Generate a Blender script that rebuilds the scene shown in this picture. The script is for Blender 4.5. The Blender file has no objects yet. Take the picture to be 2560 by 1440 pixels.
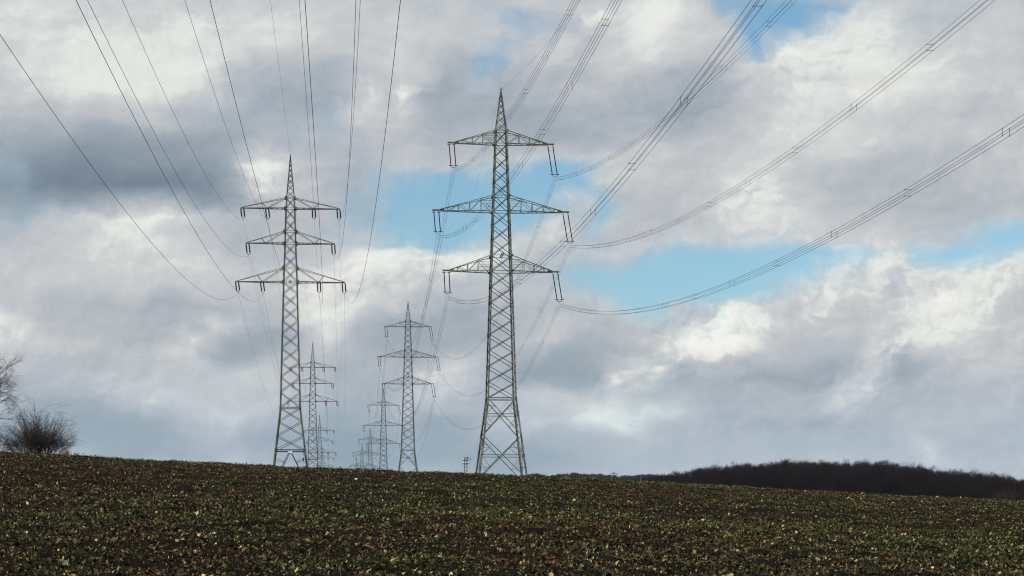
import bpy, math, random
import numpy as np
from mathutils import Vector, Matrix

# ------------------------------------------------------------------ camera, sky, sun, exposure
F = 6000.0            # focal length in pixels of the 2560 px wide photograph
CX, HY, EYE = 1280.0, 1475.0, 1.6    # the camera looks up a long slope: eye level lies under the picture's lower edge
scene = bpy.context.scene
C = scene.collection
cam_d = bpy.data.cameras.new("camera")
cam = bpy.data.objects.new("camera", cam_d)
C.objects.link(cam)
cam.location = (0, 0, EYE)
cam.rotation_euler = (math.radians(90), 0, 0)
cam_d.sensor_width = 36.0
cam_d.lens = F / 2560 * 36.0
cam_d.shift_y = (HY - 720) / 2560
cam_d.clip_start = 0.5
cam_d.clip_end = 40000
scene.camera = cam
scene.cycles.filter_width = 1.15

SUN_DIR = Vector((-0.80, -0.42, 0.44)).normalized()      # towards the sun
sun_el = math.asin(SUN_DIR.z)
sun_d = bpy.data.lights.new("sun", 'SUN')
sun_d.energy = 4.3
sun_d.angle = math.radians(0.5)
sun_d.color = (1.0, 0.93, 0.82)
sun = bpy.data.objects.new("sun", sun_d)
C.objects.link(sun)
sun.rotation_euler = SUN_DIR.to_track_quat('Z', 'Y').to_euler()
sun.location = SUN_DIR * 300

scene.view_settings.view_transform = 'Standard'
scene.view_settings.look = 'None'
scene.view_settings.gamma = 1
scene.view_settings.exposure = 0
scene.view_settings.use_curve_mapping = False

world = bpy.data.worlds.new("World")
scene.world = world
world.use_nodes = True
world.node_tree.nodes.clear()
NT = bpy.data.node_groups.new('cloudy sky', 'ShaderNodeTree')
NT.interface.new_socket('Color', in_out='OUTPUT', socket_type='NodeSocketColor')


class G:
    """small helper to write node maths"""
    def __init__(s, nt): s.nt = nt

    def put(s, sock, v):
        if hasattr(v, 'is_linked') or isinstance(v, bpy.types.NodeSocket):
            s.nt.links.new(v, sock)
        else:
            sock.default_value = v

    def m(s, op, a, b=0.0, c=0.0, clamp=False):
        n = s.nt.nodes.new('ShaderNodeMath')
        n.operation = op
        n.use_clamp = clamp
        for i, v in enumerate((a, b, c)):
            s.put(n.inputs[i], v)
        return n.outputs[0]

    def noise(s, vec, scale, detail=8, rough=0.55, dist=0.0, lac=2.0):
        n = s.nt.nodes.new('ShaderNodeTexNoise')
        n.inputs['Scale'].default_value = scale
        n.inputs['Detail'].default_value = detail
        n.inputs['Roughness'].default_value = rough
        n.inputs['Lacunarity'].default_value = lac
        n.inputs['Distortion'].default_value = dist
        s.nt.links.new(vec, n.inputs['Vector'])
        return n.outputs['Fac'], n.outputs['Color']

    def xyz(s, x, y, z):
        n = s.nt.nodes.new('ShaderNodeCombineXYZ')
        for i, v in enumerate((x, y, z)):
            s.put(n.inputs[i], v)
        return n.outputs[0]

    def sep(s, v):
        n = s.nt.nodes.new('ShaderNodeSeparateXYZ')
        s.nt.links.new(v, n.inputs[0])
        return n.outputs

    def ramp(s, fac, stops, mode='LINEAR'):
        n = s.nt.nodes.new('ShaderNodeValToRGB')
        r = n.color_ramp
        r.interpolation = mode
        while len(r.elements) < len(stops):
            r.elements.new(0.5)
        for e, (p, col) in zip(r.elements, stops):
            e.position = p
        for e, (p, col) in zip(r.elements, stops):
            e.color = (col[0], col[1], col[2], 1)
        s.nt.links.new(fac, n.inputs[0])
        return n.outputs[0]

    def mix(s, f, a, b, mode='MIX'):
        n = s.nt.nodes.new('ShaderNodeMix')
        n.data_type = 'RGBA'
        n.blend_type = mode
        s.put(n.inputs[0], f)
        s.put(n.inputs[6], a)
        s.put(n.inputs[7], b)
        return n.outputs[2]

    def smooth(s, v, a, b, lo=0.0, hi=1.0):
        n = s.nt.nodes.new('ShaderNodeMapRange')
        n.interpolation_type = 'SMOOTHSTEP'
        s.put(n.inputs[0], v)
        for i, k in enumerate((a, b, lo, hi)):
            n.inputs[i + 1].default_value = k
        return n.outputs[0]


# Cloud cover over the compass, laid out as patches: azimuth and height in photo pixels, half sizes, slope in degrees,
# brightness, share of open blue sky, crispness of the cumulus relief
PATCHES = [
 (120,60,240,110,0,206,0,2),(270,195,170,80,0,213,0,2),(485,150,110,130,0,219,0,2),(350,55,80,45,0,200,0,2),(700,85,210,80,0,207,0,2),
 (640,190,110,55,20,188,0,2),(820,235,210,65,0,172,0,2),(640,330,190,60,0,174,0,2),(120,300,190,60,0,188,0,2),(430,275,90,50,0,190,0,2),
 (330,365,270,55,0,158,0,2),(220,425,330,50,0,140,0,2),(480,455,150,60,0,142,0,2),(565,515,100,34,0,140,0,3),(270,482,330,44,0,112,0,2),(90,478,180,46,0,116,0,2),
 (25,420,55,60,0,160,2,3),(345,575,150,50,0,222,0,3),(240,620,140,60,0,206,0,3),(420,650,140,60,0,211,0,2),(50,555,110,36,0,176,4,2),(110,620,110,60,0,190,0,2),
 (500,600,110,50,0,196,0,2),(600,600,70,60,0,186,0,2),
 (675,435,80,55,35,209,0,5),(640,480,40,30,0,196,0,5),(865,425,90,60,0,172,0,2),(775,460,60,50,0,188,0,3),(855,272,80,26,20,186,4,2),
 (1040,215,42,32,60,219,0,7),(905,240,50,26,30,208,0,5),(1000,285,120,40,0,199,0,3),(950,345,160,50,0,188,0,2),(1130,320,110,55,0,182,0,2),
 (1185,170,110,65,0,158,0,2),(1115,225,70,45,0,162,0,2),(1225,140,90,44,45,186,6,3),(1290,40,95,60,0,188,6,2),(1130,50,150,55,0,198,0,2),(960,90,170,90,0,199,0,2),
 (1470,15,45,22,0,224,0,6),(1640,60,110,95,60,223,0,2),(1440,140,80,65,0,172,0,3),(1545,160,90,70,0,200,0,2),(1390,95,50,45,0,200,0,3),(1780,95,110,75,0,197,0,2),(1740,195,90,40,0,178,0,2),
 (1960,40,100,55,0,190,9,4),(1888,105,42,46,0,190,9,5),(2060,15,110,36,0,190,8,3),(2000,85,70,26,0,196,6,5),(1850,-20,70,40,0,190,7,3),
 (2150,115,170,100,20,217,0,3),(2080,195,150,70,0,211,0,4),(1960,150,60,50,0,203,1,5),(2440,30,120,50,0,198,0,2),(2420,90,160,60,0,194,0,2),
 (1330,255,170,60,0,164,0,2),(1500,280,210,60,0,172,0,2),(1490,215,140,50,0,182,0,2),(1400,330,150,40,0,172,0,2),
 (1750,265,115,90,0,164,0,3),(1900,300,110,50,0,184,0,3),(2080,300,200,60,20,206,0,2),(2270,225,260,70,10,210,0,2),(2300,345,240,60,0,195,0,2),(2480,190,130,60,0,195,0,2),(2510,300,120,60,0,190,0,2),
 (1980,400,170,50,10,205,0,2),(1890,520,75,55,20,218,0,6),(1980,565,130,55,0,209,0,3),(2220,455,260,50,0,186,0,2),(2350,520,240,50,0,181,0,2),(2400,575,260,36,0,188,0,2),
 (1710,400,150,60,15,197,0,2),(1640,345,80,40,0,188,0,2),(1680,500,140,70,30,189,0,2),(1560,590,150,40,0,186,0,2),(1760,600,160,28,0,192,0,3),
 (1120,455,180,48,0,190,9,3),(1000,480,120,50,0,190,7,3),(1340,455,140,45,10,190,9,3),(1160,545,130,52,0,190,9,4),(1330,545,70,55,0,190,9,4),(1430,475,90,36,30,190,8,3),(1500,530,70,30,45,190,6,3),
 (1000,565,90,55,0,190,7,3),(1070,605,70,30,0,190,8,4),(900,500,60,50,30,174,3,2),(850,560,60,50,0,188,2,2),(1240,640,40,20,0,190,8,4),
 (1385,590,52,50,60,194,0,5),(1340,645,80,45,0,186,1,3),(1480,630,90,36,0,190,2,3),(1500,690,110,36,0,180,6,3),
 (1640,690,150,42,10,190,8,4),(1800,650,180,42,0,190,9,4),(1700,730,190,42,10,190,9,4),(1900,695,160,48,10,190,9,5),(2090,665,160,38,5,190,9,4),(2310,640,260,30,5,190,9,4),(2510,600,100,42,0,190,8,3),(1825,530,34,18,0,190,7,3),(2440,672,90,20,0,190,8,5),(2250,690,90,20,0,190,7,5),
 (1150,645,80,26,0,225,0,8),(955,650,75,34,0,217,0,7),(1020,720,150,60,20,208,0,4),(1130,735,130,45,0,196,0,3),(1250,700,60,50,0,190,1,3),
 (1080,830,170,60,0,166,0,2),(1180,790,90,60,0,172,0,2),(960,880,120,60,0,170,0,2),
 (765,790,115,75,60,218,0,3),(855,740,80,50,0,206,0,3),(300,700,190,80,0,204,0,2),(150,690,110,80,0,196,0,2),(100,785,190,32,0,177,0,2),(450,785,210,48,0,176,0,2),(350,835,150,36,0,182,0,2),
 (15,840,80,60,0,207,0,3),(130,860,150,50,0,194,0,3),(505,850,66,30,40,207,0,4),(610,880,90,50,0,158,0,2),(690,860,60,50,0,170,0,2),
 (250,925,150,50,0,188,0,3),(90,955,120,60,0,180,0,2),(400,1000,64,40,0,208,0,4),(270,980,60,30,20,200,0,4),(480,985,120,40,0,194,0,2),(620,955,130,50,0,194,0,2),(560,1080,110,26,15,194,0,3),
 (150,1045,170,46,0,166,3,2),(320,1085,170,36,0,166,3,2),(350,1130,200,30,0,170,3,1),(880,945,120,55,0,176,0,2),(900,1025,110,50,0,180,1,2),(900,1125,150,60,0,158,4,1),
 (1115,960,46,50,60,206,0,3),(1150,915,60,50,40,200,0,3),(1180,1010,60,45,0,188,1,3),(1120,1085,70,60,0,164,4,2),
 (1450,770,110,40,0,189,0,3),(1400,830,44,26,0,206,0,4),(1500,840,110,40,0,176,0,2),(1400,925,160,46,0,150,1,2),
 (1850,812,95,48,25,225,0,8),(1780,830,50,60,60,222,0,8),(1700,790,60,50,40,190,0,5),(1640,885,85,36,45,218,0,9),(1560,940,90,30,45,205,0,6),(1340,990,110,36,10,197,0,2),
 (2060,745,75,38,50,207,0,6),(2240,695,70,40,50,212,0,7),(2190,745,90,60,30,207,0,5),(2345,780,110,56,40,217,0,6),(2290,845,130,38,15,212,0,4),(2500,715,66,40,45,207,0,7),(2550,800,60,80,0,190,0,3),
 (2120,800,110,55,0,192,0,3),(1990,800,60,45,0,188,0,3),(1690,905,40,30,0,172,0,3),(1880,925,170,46,10,163,0,2),(2060,925,130,38,10,160,0,2),(2000,865,160,28,10,190,0,2),(1760,925,80,28,0,176,0,2),
 (2222,880,58,34,30,217,0,9),(2150,972,95,38,30,208,0,6),(2270,930,56,50,0,160,0,3),(1545,1045,125,34,0,217,0,2),(1610,1020,90,28,0,208,0,2),(1560,1098,52,16,0,207,0,3),
 (1850,1035,200,36,15,177,0,2),(1700,1065,150,26,10,180,0,2),(2010,1055,230,36,0,172,0,2),(2310,1005,170,46,0,177,0,2),(2480,985,120,80,0,186,0,2),(2490,900,70,50,0,196,0,3),
 (1900,1105,200,22,0,176,1,1),(1450,1130,150,36,0,180,2,1),(1700,1140,230,36,0,184,2,1),(2110,1115,300,26,0,185,2,1),(2370,1130,200,36,0,180,2,1),(2340,1140,60,7,20,207,0,4),(1330,1050,60,60,0,191,0,2),
 (700,1110,120,50,0,170,3,1),(1250,1150,200,50,0,170,4,1),(60,1100,100,30,0,166,3,1),
]
NC, NR = 64, 35
GX = -240 + 3040 * np.arange(NC) / (NC - 1)
GY = -200 + 42.0 * np.arange(NR)
gxx, gyy = np.meshgrid(GX, GY)
PL = np.full(gxx.shape, 190.0); PB = np.zeros(gxx.shape); PP = np.full(gxx.shape, 2.0)
for (px, py, prx, pry, pa, pl, pb, pp) in PATCHES:
    if pl > 204:
        pl += 3; prx *= 1.12; pry *= 1.15
    if py > 1000:
        pb *= 0.25; pl -= 4 if px < 1300 else -3
    ca, sa = math.cos(math.radians(pa)), math.sin(math.radians(pa))
    ex = (gxx - px) * ca - (gyy - py) * sa
    ey = (gxx - px) * sa + (gyy - py) * ca
    pw = np.exp(-((ex / prx) ** 2 + (ey / pry) ** 2) ** 1.15)
    pw = np.clip(pw * 1.15, 0, 1)
    PL += (pl - PL) * pw; PB += (pb - PB) * pw; PP += (pp - PP) * pw
PL = 190 + (PL - 190) * 1.03
g = G(NT)
tc = NT.nodes.new('ShaderNodeTexCoord')
dx, dy, dz = g.sep(tc.outputs['Generated'])
az = g.m('ARCTAN2', dx, dy)
el = g.m('MINIMUM', g.m('DIVIDE', dz, g.m('MAXIMUM', g.m('SQRT', g.m('ADD', g.m('MULTIPLY', dx, dx), g.m('MULTIPLY', dy, dy))), 0.05)), 1.2)
U = g.m('MULTIPLY_ADD', az, 6.08, 1.28)                  # in thousands of photo pixels
V = g.m('MULTIPLY_ADD', el, -6.05, 1.475)
pv = g.xyz(g.m('MULTIPLY', U, 0.75), V, 0.0)
w1, w1c = g.noise(pv, 4.2, 5, 0.5)
wx, wy, wz = g.sep(w1c)
w2, w2c = g.noise(g.xyz(g.m('ADD', g.m('MULTIPLY', U, 0.8), 7.3), V, 2.0), 13.0, 8, 0.62)
w2x, w2y, _ = g.sep(w2c)
U2 = g.m('ADD', U, g.m('ADD', g.m('MULTIPLY_ADD', wx, 0.16, -0.08), g.m('MULTIPLY_ADD', w2x, 0.05, -0.025)))
V2 = g.m('ADD', V, g.m('ADD', g.m('MULTIPLY_ADD', wy, 0.13, -0.065), g.m('MULTIPLY_ADD', w2y, 0.045, -0.0225)))
un = g.m('MULTIPLY_ADD', U2, 1 / 3.04, 0.24 / 3.04, clamp=True)
unl = g.m('MULTIPLY', un, 63 / 31.0, clamp=True)
unr = g.m('SUBTRACT', g.m('MULTIPLY', un, 63 / 31.0), 32 / 31.0, clamp=True)
half = g.m('MULTIPLY_ADD', un, 63.0, -31.0, clamp=True)
field = None
for r in range(NR):
    row = [(PL[r, c] / 255, PB[r, c] / 9, PP[r, c] / 9) for c in range(NC)]
    RT = bpy.data.node_groups.new('cloud row', 'ShaderNodeTree')
    for nm_ in ('a', 'b', 't'):
        RT.interface.new_socket(nm_, in_out='INPUT', socket_type='NodeSocketFloat')
    RT.interface.new_socket('c', in_out='OUTPUT', socket_type='NodeSocketColor')
    gi_ = RT.nodes.new('NodeGroupInput')
    gh = G(RT)
    ra_ = gh.ramp(gi_.outputs[0], [(c / 31, row[c]) for c in range(32)])
    rb_ = gh.ramp(gi_.outputs[1], [(c / 31, row[c + 32]) for c in range(32)])
    RT.links.new(gh.mix(gi_.outputs[2], ra_, rb_), RT.nodes.new('NodeGroupOutput').inputs[0])
    rn = NT.nodes.new('ShaderNodeGroup')
    rn.node_tree = RT
    for k_, v_ in enumerate((unl, unr, half)):
        NT.links.new(v_, rn.inputs[k_])
    rc = rn.outputs[0]
    if field is None:
        field = rc
    else:
        t_ = g.m('MULTIPLY_ADD', V2, 1 / 0.042, -(GY[r - 1] / 42.0), clamp=True)
        field = g.mix(t_, field, rc)
fl, fb, fp = g.sep(field)

def relief(off, scale, detail, rough):
    q = g.xyz(g.m('MULTIPLY_ADD', U2, 0.72, off[0]), g.m('ADD', g.m('MULTIPLY', V2, 1.15), off[1]), off[2])
    return g.noise(q, scale, detail, rough)[0]
# relief of the cloud: brighter where it thickens towards the sun (up, left)
ra = relief((0, 0, 1.0), 4.5, 8, 0.50)
rb = relief((-0.022, -0.036, 1.0), 4.5, 8, 0.50)
rel = g.m('SUBTRACT', ra, rb)
def puffs(ox, oy):
    # heaped, cauliflower like lobes
    n = NT.nodes.new('ShaderNodeTexVoronoi')
    n.feature = 'SMOOTH_F1'
    n.voronoi_dimensions = '2D'
    n.normalize = True
    n.inputs['Scale'].default_value = 9.0
    n.inputs['Detail'].default_value = 3.5
    n.inputs['Roughness'].default_value = 0.55
    n.inputs['Lacunarity'].default_value = 2.2
    n.inputs['Smoothness'].default_value = 0.7
    NT.links.new(g.xyz(g.m('MULTIPLY_ADD', U3, 0.8, ox), g.m('ADD', g.m('MULTIPLY', V3, 1.1), oy), 0.0), n.inputs['Vector'])
    return g.m('SUBTRACT', 1.0, n.outputs['Distance'])
w3, w3c = g.noise(g.xyz(U, V, 4.0), 26.0, 4, 0.6)
w3x, w3y, _ = g.sep(w3c)
U3 = g.m('ADD', U2, g.m('MULTIPLY_ADD', w3x, 0.045, -0.0225))
V3 = g.m('ADD', V2, g.m('MULTIPLY_ADD', w3y, 0.045, -0.0225))
pfa = puffs(0, 0)
pfb = puffs(-0.010, -0.016)
relf = g.m('SUBTRACT', pfa, pfb)
amp = g.m('MULTIPLY_ADD', g.m('POWER', fp, 1.5), 0.82, 0.035)
shade = g.m('ADD', g.m('MULTIPLY', g.m('ADD', g.m('MULTIPLY', rel, 0.8), g.m('MULTIPLY', relf, 0.9)), amp),
            g.m('ADD', g.m('MULTIPLY_ADD', ra, 0.12, -0.06), g.m('MULTIPLY', g.m('MULTIPLY_ADD', pfa, 0.5, -0.35), g.m('MULTIPLY', fp, 0.55))))
lum = g.m('ADD', fl, shade)
ragged = g.m('ADD', g.m('MULTIPLY_ADD', ra, 0.8, -0.40), g.m('MULTIPLY', g.m('MULTIPLY_ADD', pfa, 1.2, -0.85), g.m('MULTIPLY_ADD', fp, 0.9, 0.15)))
cover = g.m('SUBTRACT', fb, ragged)
clear = g.smooth(cover, 0.0, 0.98)
# sunlit rims where the cloud ends against open sky
rim = g.m('MULTIPLY', g.smooth(cover, -0.10, 0.32), g.m('MULTIPLY', fp, 0.07))
lum = g.m('ADD', lum, rim)
def lin(r_, g_, b_):
    return tuple(((c / 255 + 0.055) / 1.055) ** 2.4 for c in (r_, g_, b_))
cloud = g.ramp(lum, [(104 / 255, lin(108, 122, 138)), (125 / 255, lin(124, 138, 153)), (148 / 255, lin(143, 156, 168)), (170 / 255, lin(161, 172, 181)),
                     (188 / 255, lin(185, 190, 196)), (203 / 255, lin(204, 207, 208)), (217 / 255, lin(228, 230, 225)), (240 / 255, lin(244, 245, 240))])
sky = NT.nodes.new('ShaderNodeTexSky')
sky.sky_type = 'NISHITA'
sky.sun_disc = False
sky.sun_elevation = sun_el
sky.sun_rotation = math.atan2(SUN_DIR.x, SUN_DIR.y)
sky.air_density = 1.0
sky.dust_density = 0.6
skyc = g.mix(1.0, sky.outputs[0], (0.74, 0.97, 1.04, 1), 'MULTIPLY')
cloud = g.mix(g.smooth(V, 0.85, 1.15), cloud, g.mix(1.0, cloud, (0.92, 1.0, 1.07, 1), 'MULTIPLY'))
SKY_K = 0.122
skyc = g.mix(g.smooth(V, 0.75, 1.2), skyc, g.mix(1.0, skyc, (0.90, 0.90, 0.93, 1), 'MULTIPLY'))
skyk = g.mix(1.0, skyc, (SKY_K * 1.0,) * 3 + (1,), 'MULTIPLY')
final = g.mix(clear, cloud, skyk)
# below the horizon only dull ground light comes up
final = g.mix(g.smooth(dz, -0.02, -0.06), final, (0.06, 0.055, 0.05, 1))
go = NT.nodes.new('NodeGroupOutput')
NT.links.new(final, go.inputs[0])
WT = world.node_tree
gn = WT.nodes.new('ShaderNodeGroup')
gn.node_tree = NT
bg = WT.nodes.new('ShaderNodeBackground')
bg.inputs['Strength'].default_value = 1.0
WT.links.new(gn.outputs[0], bg.inputs['Color'])
out = WT.nodes.new('ShaderNodeOutputWorld')
WT.links.new(bg.outputs[0], out.inputs['Surface'])
world.cycles.sampling_method = 'MANUAL'
world.cycles.sample_map_resolution = 512

# ------------------------------------------------------------------ materials
def material(name, col, rough=0.7, metal=0.0, noise=None, col2=None, scale=4.0, spec=0.3, bump=0.0, attr=None):
    m = bpy.data.materials.new(name)
    m.use_nodes = True
    nt = m.node_tree
    b = nt.nodes['Principled BSDF']
    b.inputs['Roughness'].default_value = rough
    b.inputs['Metallic'].default_value = metal
    b.inputs['Specular IOR Level'].default_value = spec
    h = G(nt)
    if attr:
        a = nt.nodes.new('ShaderNodeAttribute')
        a.attribute_name = attr
        nt.links.new(a.outputs['Color'], b.inputs['Base Color'])
    elif col2:
        t = nt.nodes.new('ShaderNodeTexCoord')
        f, _ = h.noise(t.outputs['Object'], scale, 5, 0.65)
        f = h.smooth(f, 0.35, 0.65)
        nt.links.new(h.mix(f, tuple(col) + (1,), tuple(col2) + (1,)), b.inputs['Base Color'])
        if bump:
            n2, _ = h.noise(t.outputs['Object'], scale * 4, 6, 0.6)
            bn = nt.nodes.new('ShaderNodeBump')
            bn.inputs['Strength'].default_value = bump
            nt.links.new(n2, bn.inputs['Height'])
            nt.links.new(bn.outputs[0], b.inputs['Normal'])
    else:
        b.inputs['Base Color'].default_value = tuple(col) + (1,)
    return m

M = {
 'steel': material('weathered green grey steel', (0.20, 0.225, 0.190), 0.7, 0, None, (0.055, 0.067, 0.056), 0.9),
 'steel_left': material('weathered dull steel', (0.145, 0.152, 0.125), 0.75, 0, None, (0.038, 0.043, 0.034), 0.9),
 'tip': material('lichen stained plate', (0.14, 0.16, 0.09), 0.85, 0, None, (0.09, 0.09, 0.06), 3.0),
 'brace': material('dark bracing steel', (0.048, 0.058, 0.058), 0.8, 0, None, (0.024, 0.030, 0.031), 1.4),
 'insul': material('dark glazed insulator', (0.012, 0.015, 0.026), 0.45, 0, spec=0.15),
 'fitting': material('dark fitting steel', (0.035, 0.045, 0.075), 0.6),
 'wire': material('weathered aluminium wire', (0.055, 0.058, 0.068), 0.7),
 'plate': material('white enamel plate', (0.75, 0.76, 0.78), 0.4),
 'darkbox': material('black painted steel', (0.015, 0.016, 0.020), 0.5),
 'concrete': material('concrete', (0.30, 0.29, 0.26), 0.9, 0, None, (0.20, 0.19, 0.17), 3.0),
 'bark': material('dark bark', (0.050, 0.040, 0.034), 0.9, 0, None, (0.026, 0.022, 0.020), 5.0),
 'twig': material('brown twigs', (0.036, 0.027, 0.022), 0.9, 0, None, (0.018, 0.014, 0.012), 2.0),
 'stem': material('olive grey stems', (0.095, 0.082, 0.055), 0.9, 0, None, (0.038, 0.032, 0.024), 2.0),
 'wood': material('bare wood', (0.022, 0.017, 0.020), 0.95, 0, None, (0.011, 0.009, 0.011), 0.14, spec=0.0),
 'far_wood': material('far bare wood', (0.022, 0.021, 0.024), 0.95, 0, None, (0.012, 0.012, 0.015), 0.03),
 'dry': material('dry grass', (0.30, 0.19, 0.11), 0.9, 0, None, (0.18, 0.12, 0.07), 4.0),
 'post': material('weathered post', (0.10, 0.075, 0.05), 0.9, 0, None, (0.05, 0.04, 0.03), 6.0),
 'white': material('white scrap', (0.75, 0.77, 0.80), 0.6),
 'red': material('faded red paint', (0.20, 0.06, 0.05), 0.6),
 'mast': material('grey mast steel', (0.12, 0.13, 0.15), 0.6),
 'crop': material('crop leaves', (0.1, 0.1, 0.1), 0.7, spec=0.10, attr='tint'),
}

def ground_material():
    m = bpy.data.materials.new('soil')
    m.use_nodes = True
    nt = m.node_tree
    b = nt.nodes['Principled BSDF']
    b.inputs['Roughness'].default_value = 0.95
    b.inputs['Specular IOR Level'].default_value = 0.03
    h = G(nt)
    t = nt.nodes.new('ShaderNodeTexCoord')
    f, _ = h.noise(t.outputs['Object'], 9.0, 8, 0.7)
    c = h.ramp(f, [(0.3, (0.004, 0.003, 0.0022)), (0.5, (0.011, 0.008, 0.0056)), (0.62, (0.022, 0.016, 0.011)), (0.75, (0.040, 0.029, 0.019))])
    f2, _ = h.noise(t.outputs['Object'], 0.35, 4, 0.6)
    c = h.mix(h.smooth(f2, 0.5, 0.65, 0, 0.5), c, (0.012, 0.016, 0.007, 1))
    nt.links.new(c, b.inputs['Base Color'])
    f3, _ = h.noise(t.outputs['Object'], 22.0, 6, 0.7)
    bn = nt.nodes.new('ShaderNodeBump')
    bn.inputs['Strength'].default_value = 0.8
    bn.inputs['Distance'].default_value = 0.06
    nt.links.new(f3, bn.inputs['Height'])
    nt.links.new(bn.outputs[0], b.inputs['Normal'])
    return m

# ------------------------------------------------------------------ mesh helpers
class MB:
    def __init__(s):
        s.v = []
        s.f = []

    def bar(s, p, q, w, d=None, up=None):
        """square bar from p to q"""
        d = d or w
        p = Vector(p); q = Vector(q)
        t = q - p
        if t.length < 1e-5:
            return s
        t.normalize()
        u = Vector(up) if up is not None else Vector((0, 0, 1))
        if abs(t.dot(u)) > 0.97:
            u = Vector((0, 1, 0)) if abs(t.y) < 0.9 else Vector((1, 0, 0))
        a = t.cross(u).normalized() * (w / 2)
        b = a.cross(t).normalized() * (d / 2)
        n = len(s.v)
        for e in (p, q):
            for k in (a + b, b - a, -a - b, a - b):
                s.v.append(tuple(e + k))
        s.f += [(n, n+1, n+2, n+3), (n+7, n+6, n+5, n+4), (n, n+4, n+5, n+1), (n+1, n+5, n+6, n+2), (n+2, n+6, n+7, n+3), (n+3, n+7, n+4, n)]
        return s

    def angle(s, p, q, w, ax, ay, th=0.02):
        """steel angle with its two flanges running along ax and ay from the corner"""
        p = Vector(p); q = Vector(q); ax = Vector(ax); ay = Vector(ay)
        sec = [Vector((0, 0, 0)), ax * w, ax * w + ay * th, ax * th + ay * th, ax * th + ay * w, ay * w]
        n = len(s.v)
        for e in (p, q):
            for k in sec:
                s.v.append(tuple(e + k))
        for i in range(6):
            j = (i + 1) % 6
            s.f.append((n + i, n + j, n + 6 + j, n + 6 + i))
        s.f += [(n, n+5, n+4, n+3), (n, n+3, n+2, n+1), (n+6, n+9, n+10, n+11), (n+6, n+7, n+8, n+9)]
        return s

    def tube(s, pts, rad, sides=5, caps=True):
        n0 = len(s.v)
        m = len(pts)
        rads = rad if hasattr(rad, '__len__') else [rad] * m
        P = [Vector(p) for p in pts]
        for i in range(m):
            t = (P[min(i + 1, m - 1)] - P[max(i - 1, 0)]).normalized()
            u = Vector((0, 0, 1)) if abs(t.z) < 0.9 else Vector((1, 0, 0))
            a = t.cross(u).normalized()
            b = a.cross(t)
            for k in range(sides):
                an = 2 * math.pi * k / sides
                s.v.append(tuple(P[i] + (a * math.cos(an) + b * math.sin(an)) * rads[i]))
        for i in range(m - 1):
            for k in range(sides):
                k2 = (k + 1) % sides
                s.f.append((n0 + i*sides + k, n0 + i*sides + k2, n0 + (i+1)*sides + k2, n0 + (i+1)*sides + k))
        if caps:
            s.f.append(tuple(n0 + k for k in range(sides))[::-1])
            s.f.append(tuple(n0 + (m-1)*sides + k for k in range(sides)))
        return s

    def box(s, c, sx, sy, sz):
        x, y, z = c
        n = len(s.v)
        for k in (-1, 1):
            for i, j in ((-1, -1), (1, -1), (1, 1), (-1, 1)):
                s.v.append((x + i*sx/2, y + j*sy/2, z + k*sz/2))
        s.f += [(n+3, n+2, n+1, n), (n+4, n+5, n+6, n+7), (n, n+1, n+5, n+4), (n+1, n+2, n+6, n+5), (n+2, n+3, n+7, n+6), (n+3, n, n+4, n+7)]
        return s

    def ring(s, c, R, r, n=14, plane='xy'):
        c = Vector(c)
        pts = []
        for k in range(n + 1):
            a = 2 * math.pi * k / n
            if plane == 'xy':
                pts.append(c + Vector((math.cos(a) * R, math.sin(a) * R, 0)))
            else:
                pts.append(c + Vector((math.cos(a) * R, 0, math.sin(a) * R)))
        return s.tube(pts, r, 5, False)

    def build(s, name, mat, parent=None, smooth=False):
        me = bpy.data.meshes.new(name)
        me.from_pydata(s.v, [], s.f)
        me.materials.append(mat)
        if smooth:
            me.polygons.foreach_set('use_smooth', [True] * len(me.polygons))
        o = bpy.data.objects.new(name, me)
        C.objects.link(o)
        if parent is not None:
            o.parent = parent
        return o


def np_mesh(name, V, tris, mat, parent=None, tint=None):
    me = bpy.data.meshes.new(name)
    me.vertices.add(len(V))
    me.vertices.foreach_set('co', np.asarray(V, np.float32).ravel())
    k = tris.shape[1]
    me.loops.add(tris.size)
    me.loops.foreach_set('vertex_index', tris.astype(np.int32).ravel())
    me.polygons.add(len(tris))
    me.polygons.foreach_set('loop_start', np.arange(0, tris.size, k, dtype=np.int32))
    me.polygons.foreach_set('loop_total', np.full(len(tris), k, np.int32))
    me.update(calc_edges=True)
    me.validate()
    me.materials.append(mat)
    if tint is not None:
        a = me.color_attributes.new('tint', 'FLOAT_COLOR', 'POINT')
        a.data.foreach_set('color', np.asarray(tint, np.float32).ravel())
    o = bpy.data.objects.new(name, me)
    C.objects.link(o)
    if parent is not None:
        o.parent = parent
    return o


def tag(o, label=None, cat=None, group=None, kind=None):
    if label: o['label'] = label
    if cat: o['category'] = cat
    if group: o['group'] = group
    if kind: o['kind'] = kind
    return o


def empty(name, loc, rz=0.0):
    o = bpy.data.objects.new(name, None)
    o.empty_display_size = 0.5
    C.objects.link(o)
    o.location = loc
    o.rotation_euler = (0, 0, rz)
    return o


def at(x, y, Y):
    """point at depth Y seen at photo pixel (x, y)"""
    return Vector(((x - CX) * Y / F, Y, EYE + (HY - y) * Y / F))

# ------------------------------------------------------------------ terrain
rng = np.random.default_rng(11)

def vnoise(x, y, seed=0):
    r = np.random.default_rng(seed)
    T = r.random((256, 256))
    xi = np.floor(x).astype(int); yi = np.floor(y).astype(int)
    fx = x - xi; fy = y - yi
    fx = fx*fx*(3 - 2*fx); fy = fy*fy*(3 - 2*fy)
    a = T[xi % 256, yi % 256]; b = T[(xi+1) % 256, yi % 256]
    c = T[xi % 256, (yi+1) % 256]; d = T[(xi+1) % 256, (yi+1) % 256]
    return (a*(1-fx) + b*fx)*(1-fy) + (c*(1-fx) + d*fx)*fy - 0.5

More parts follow.
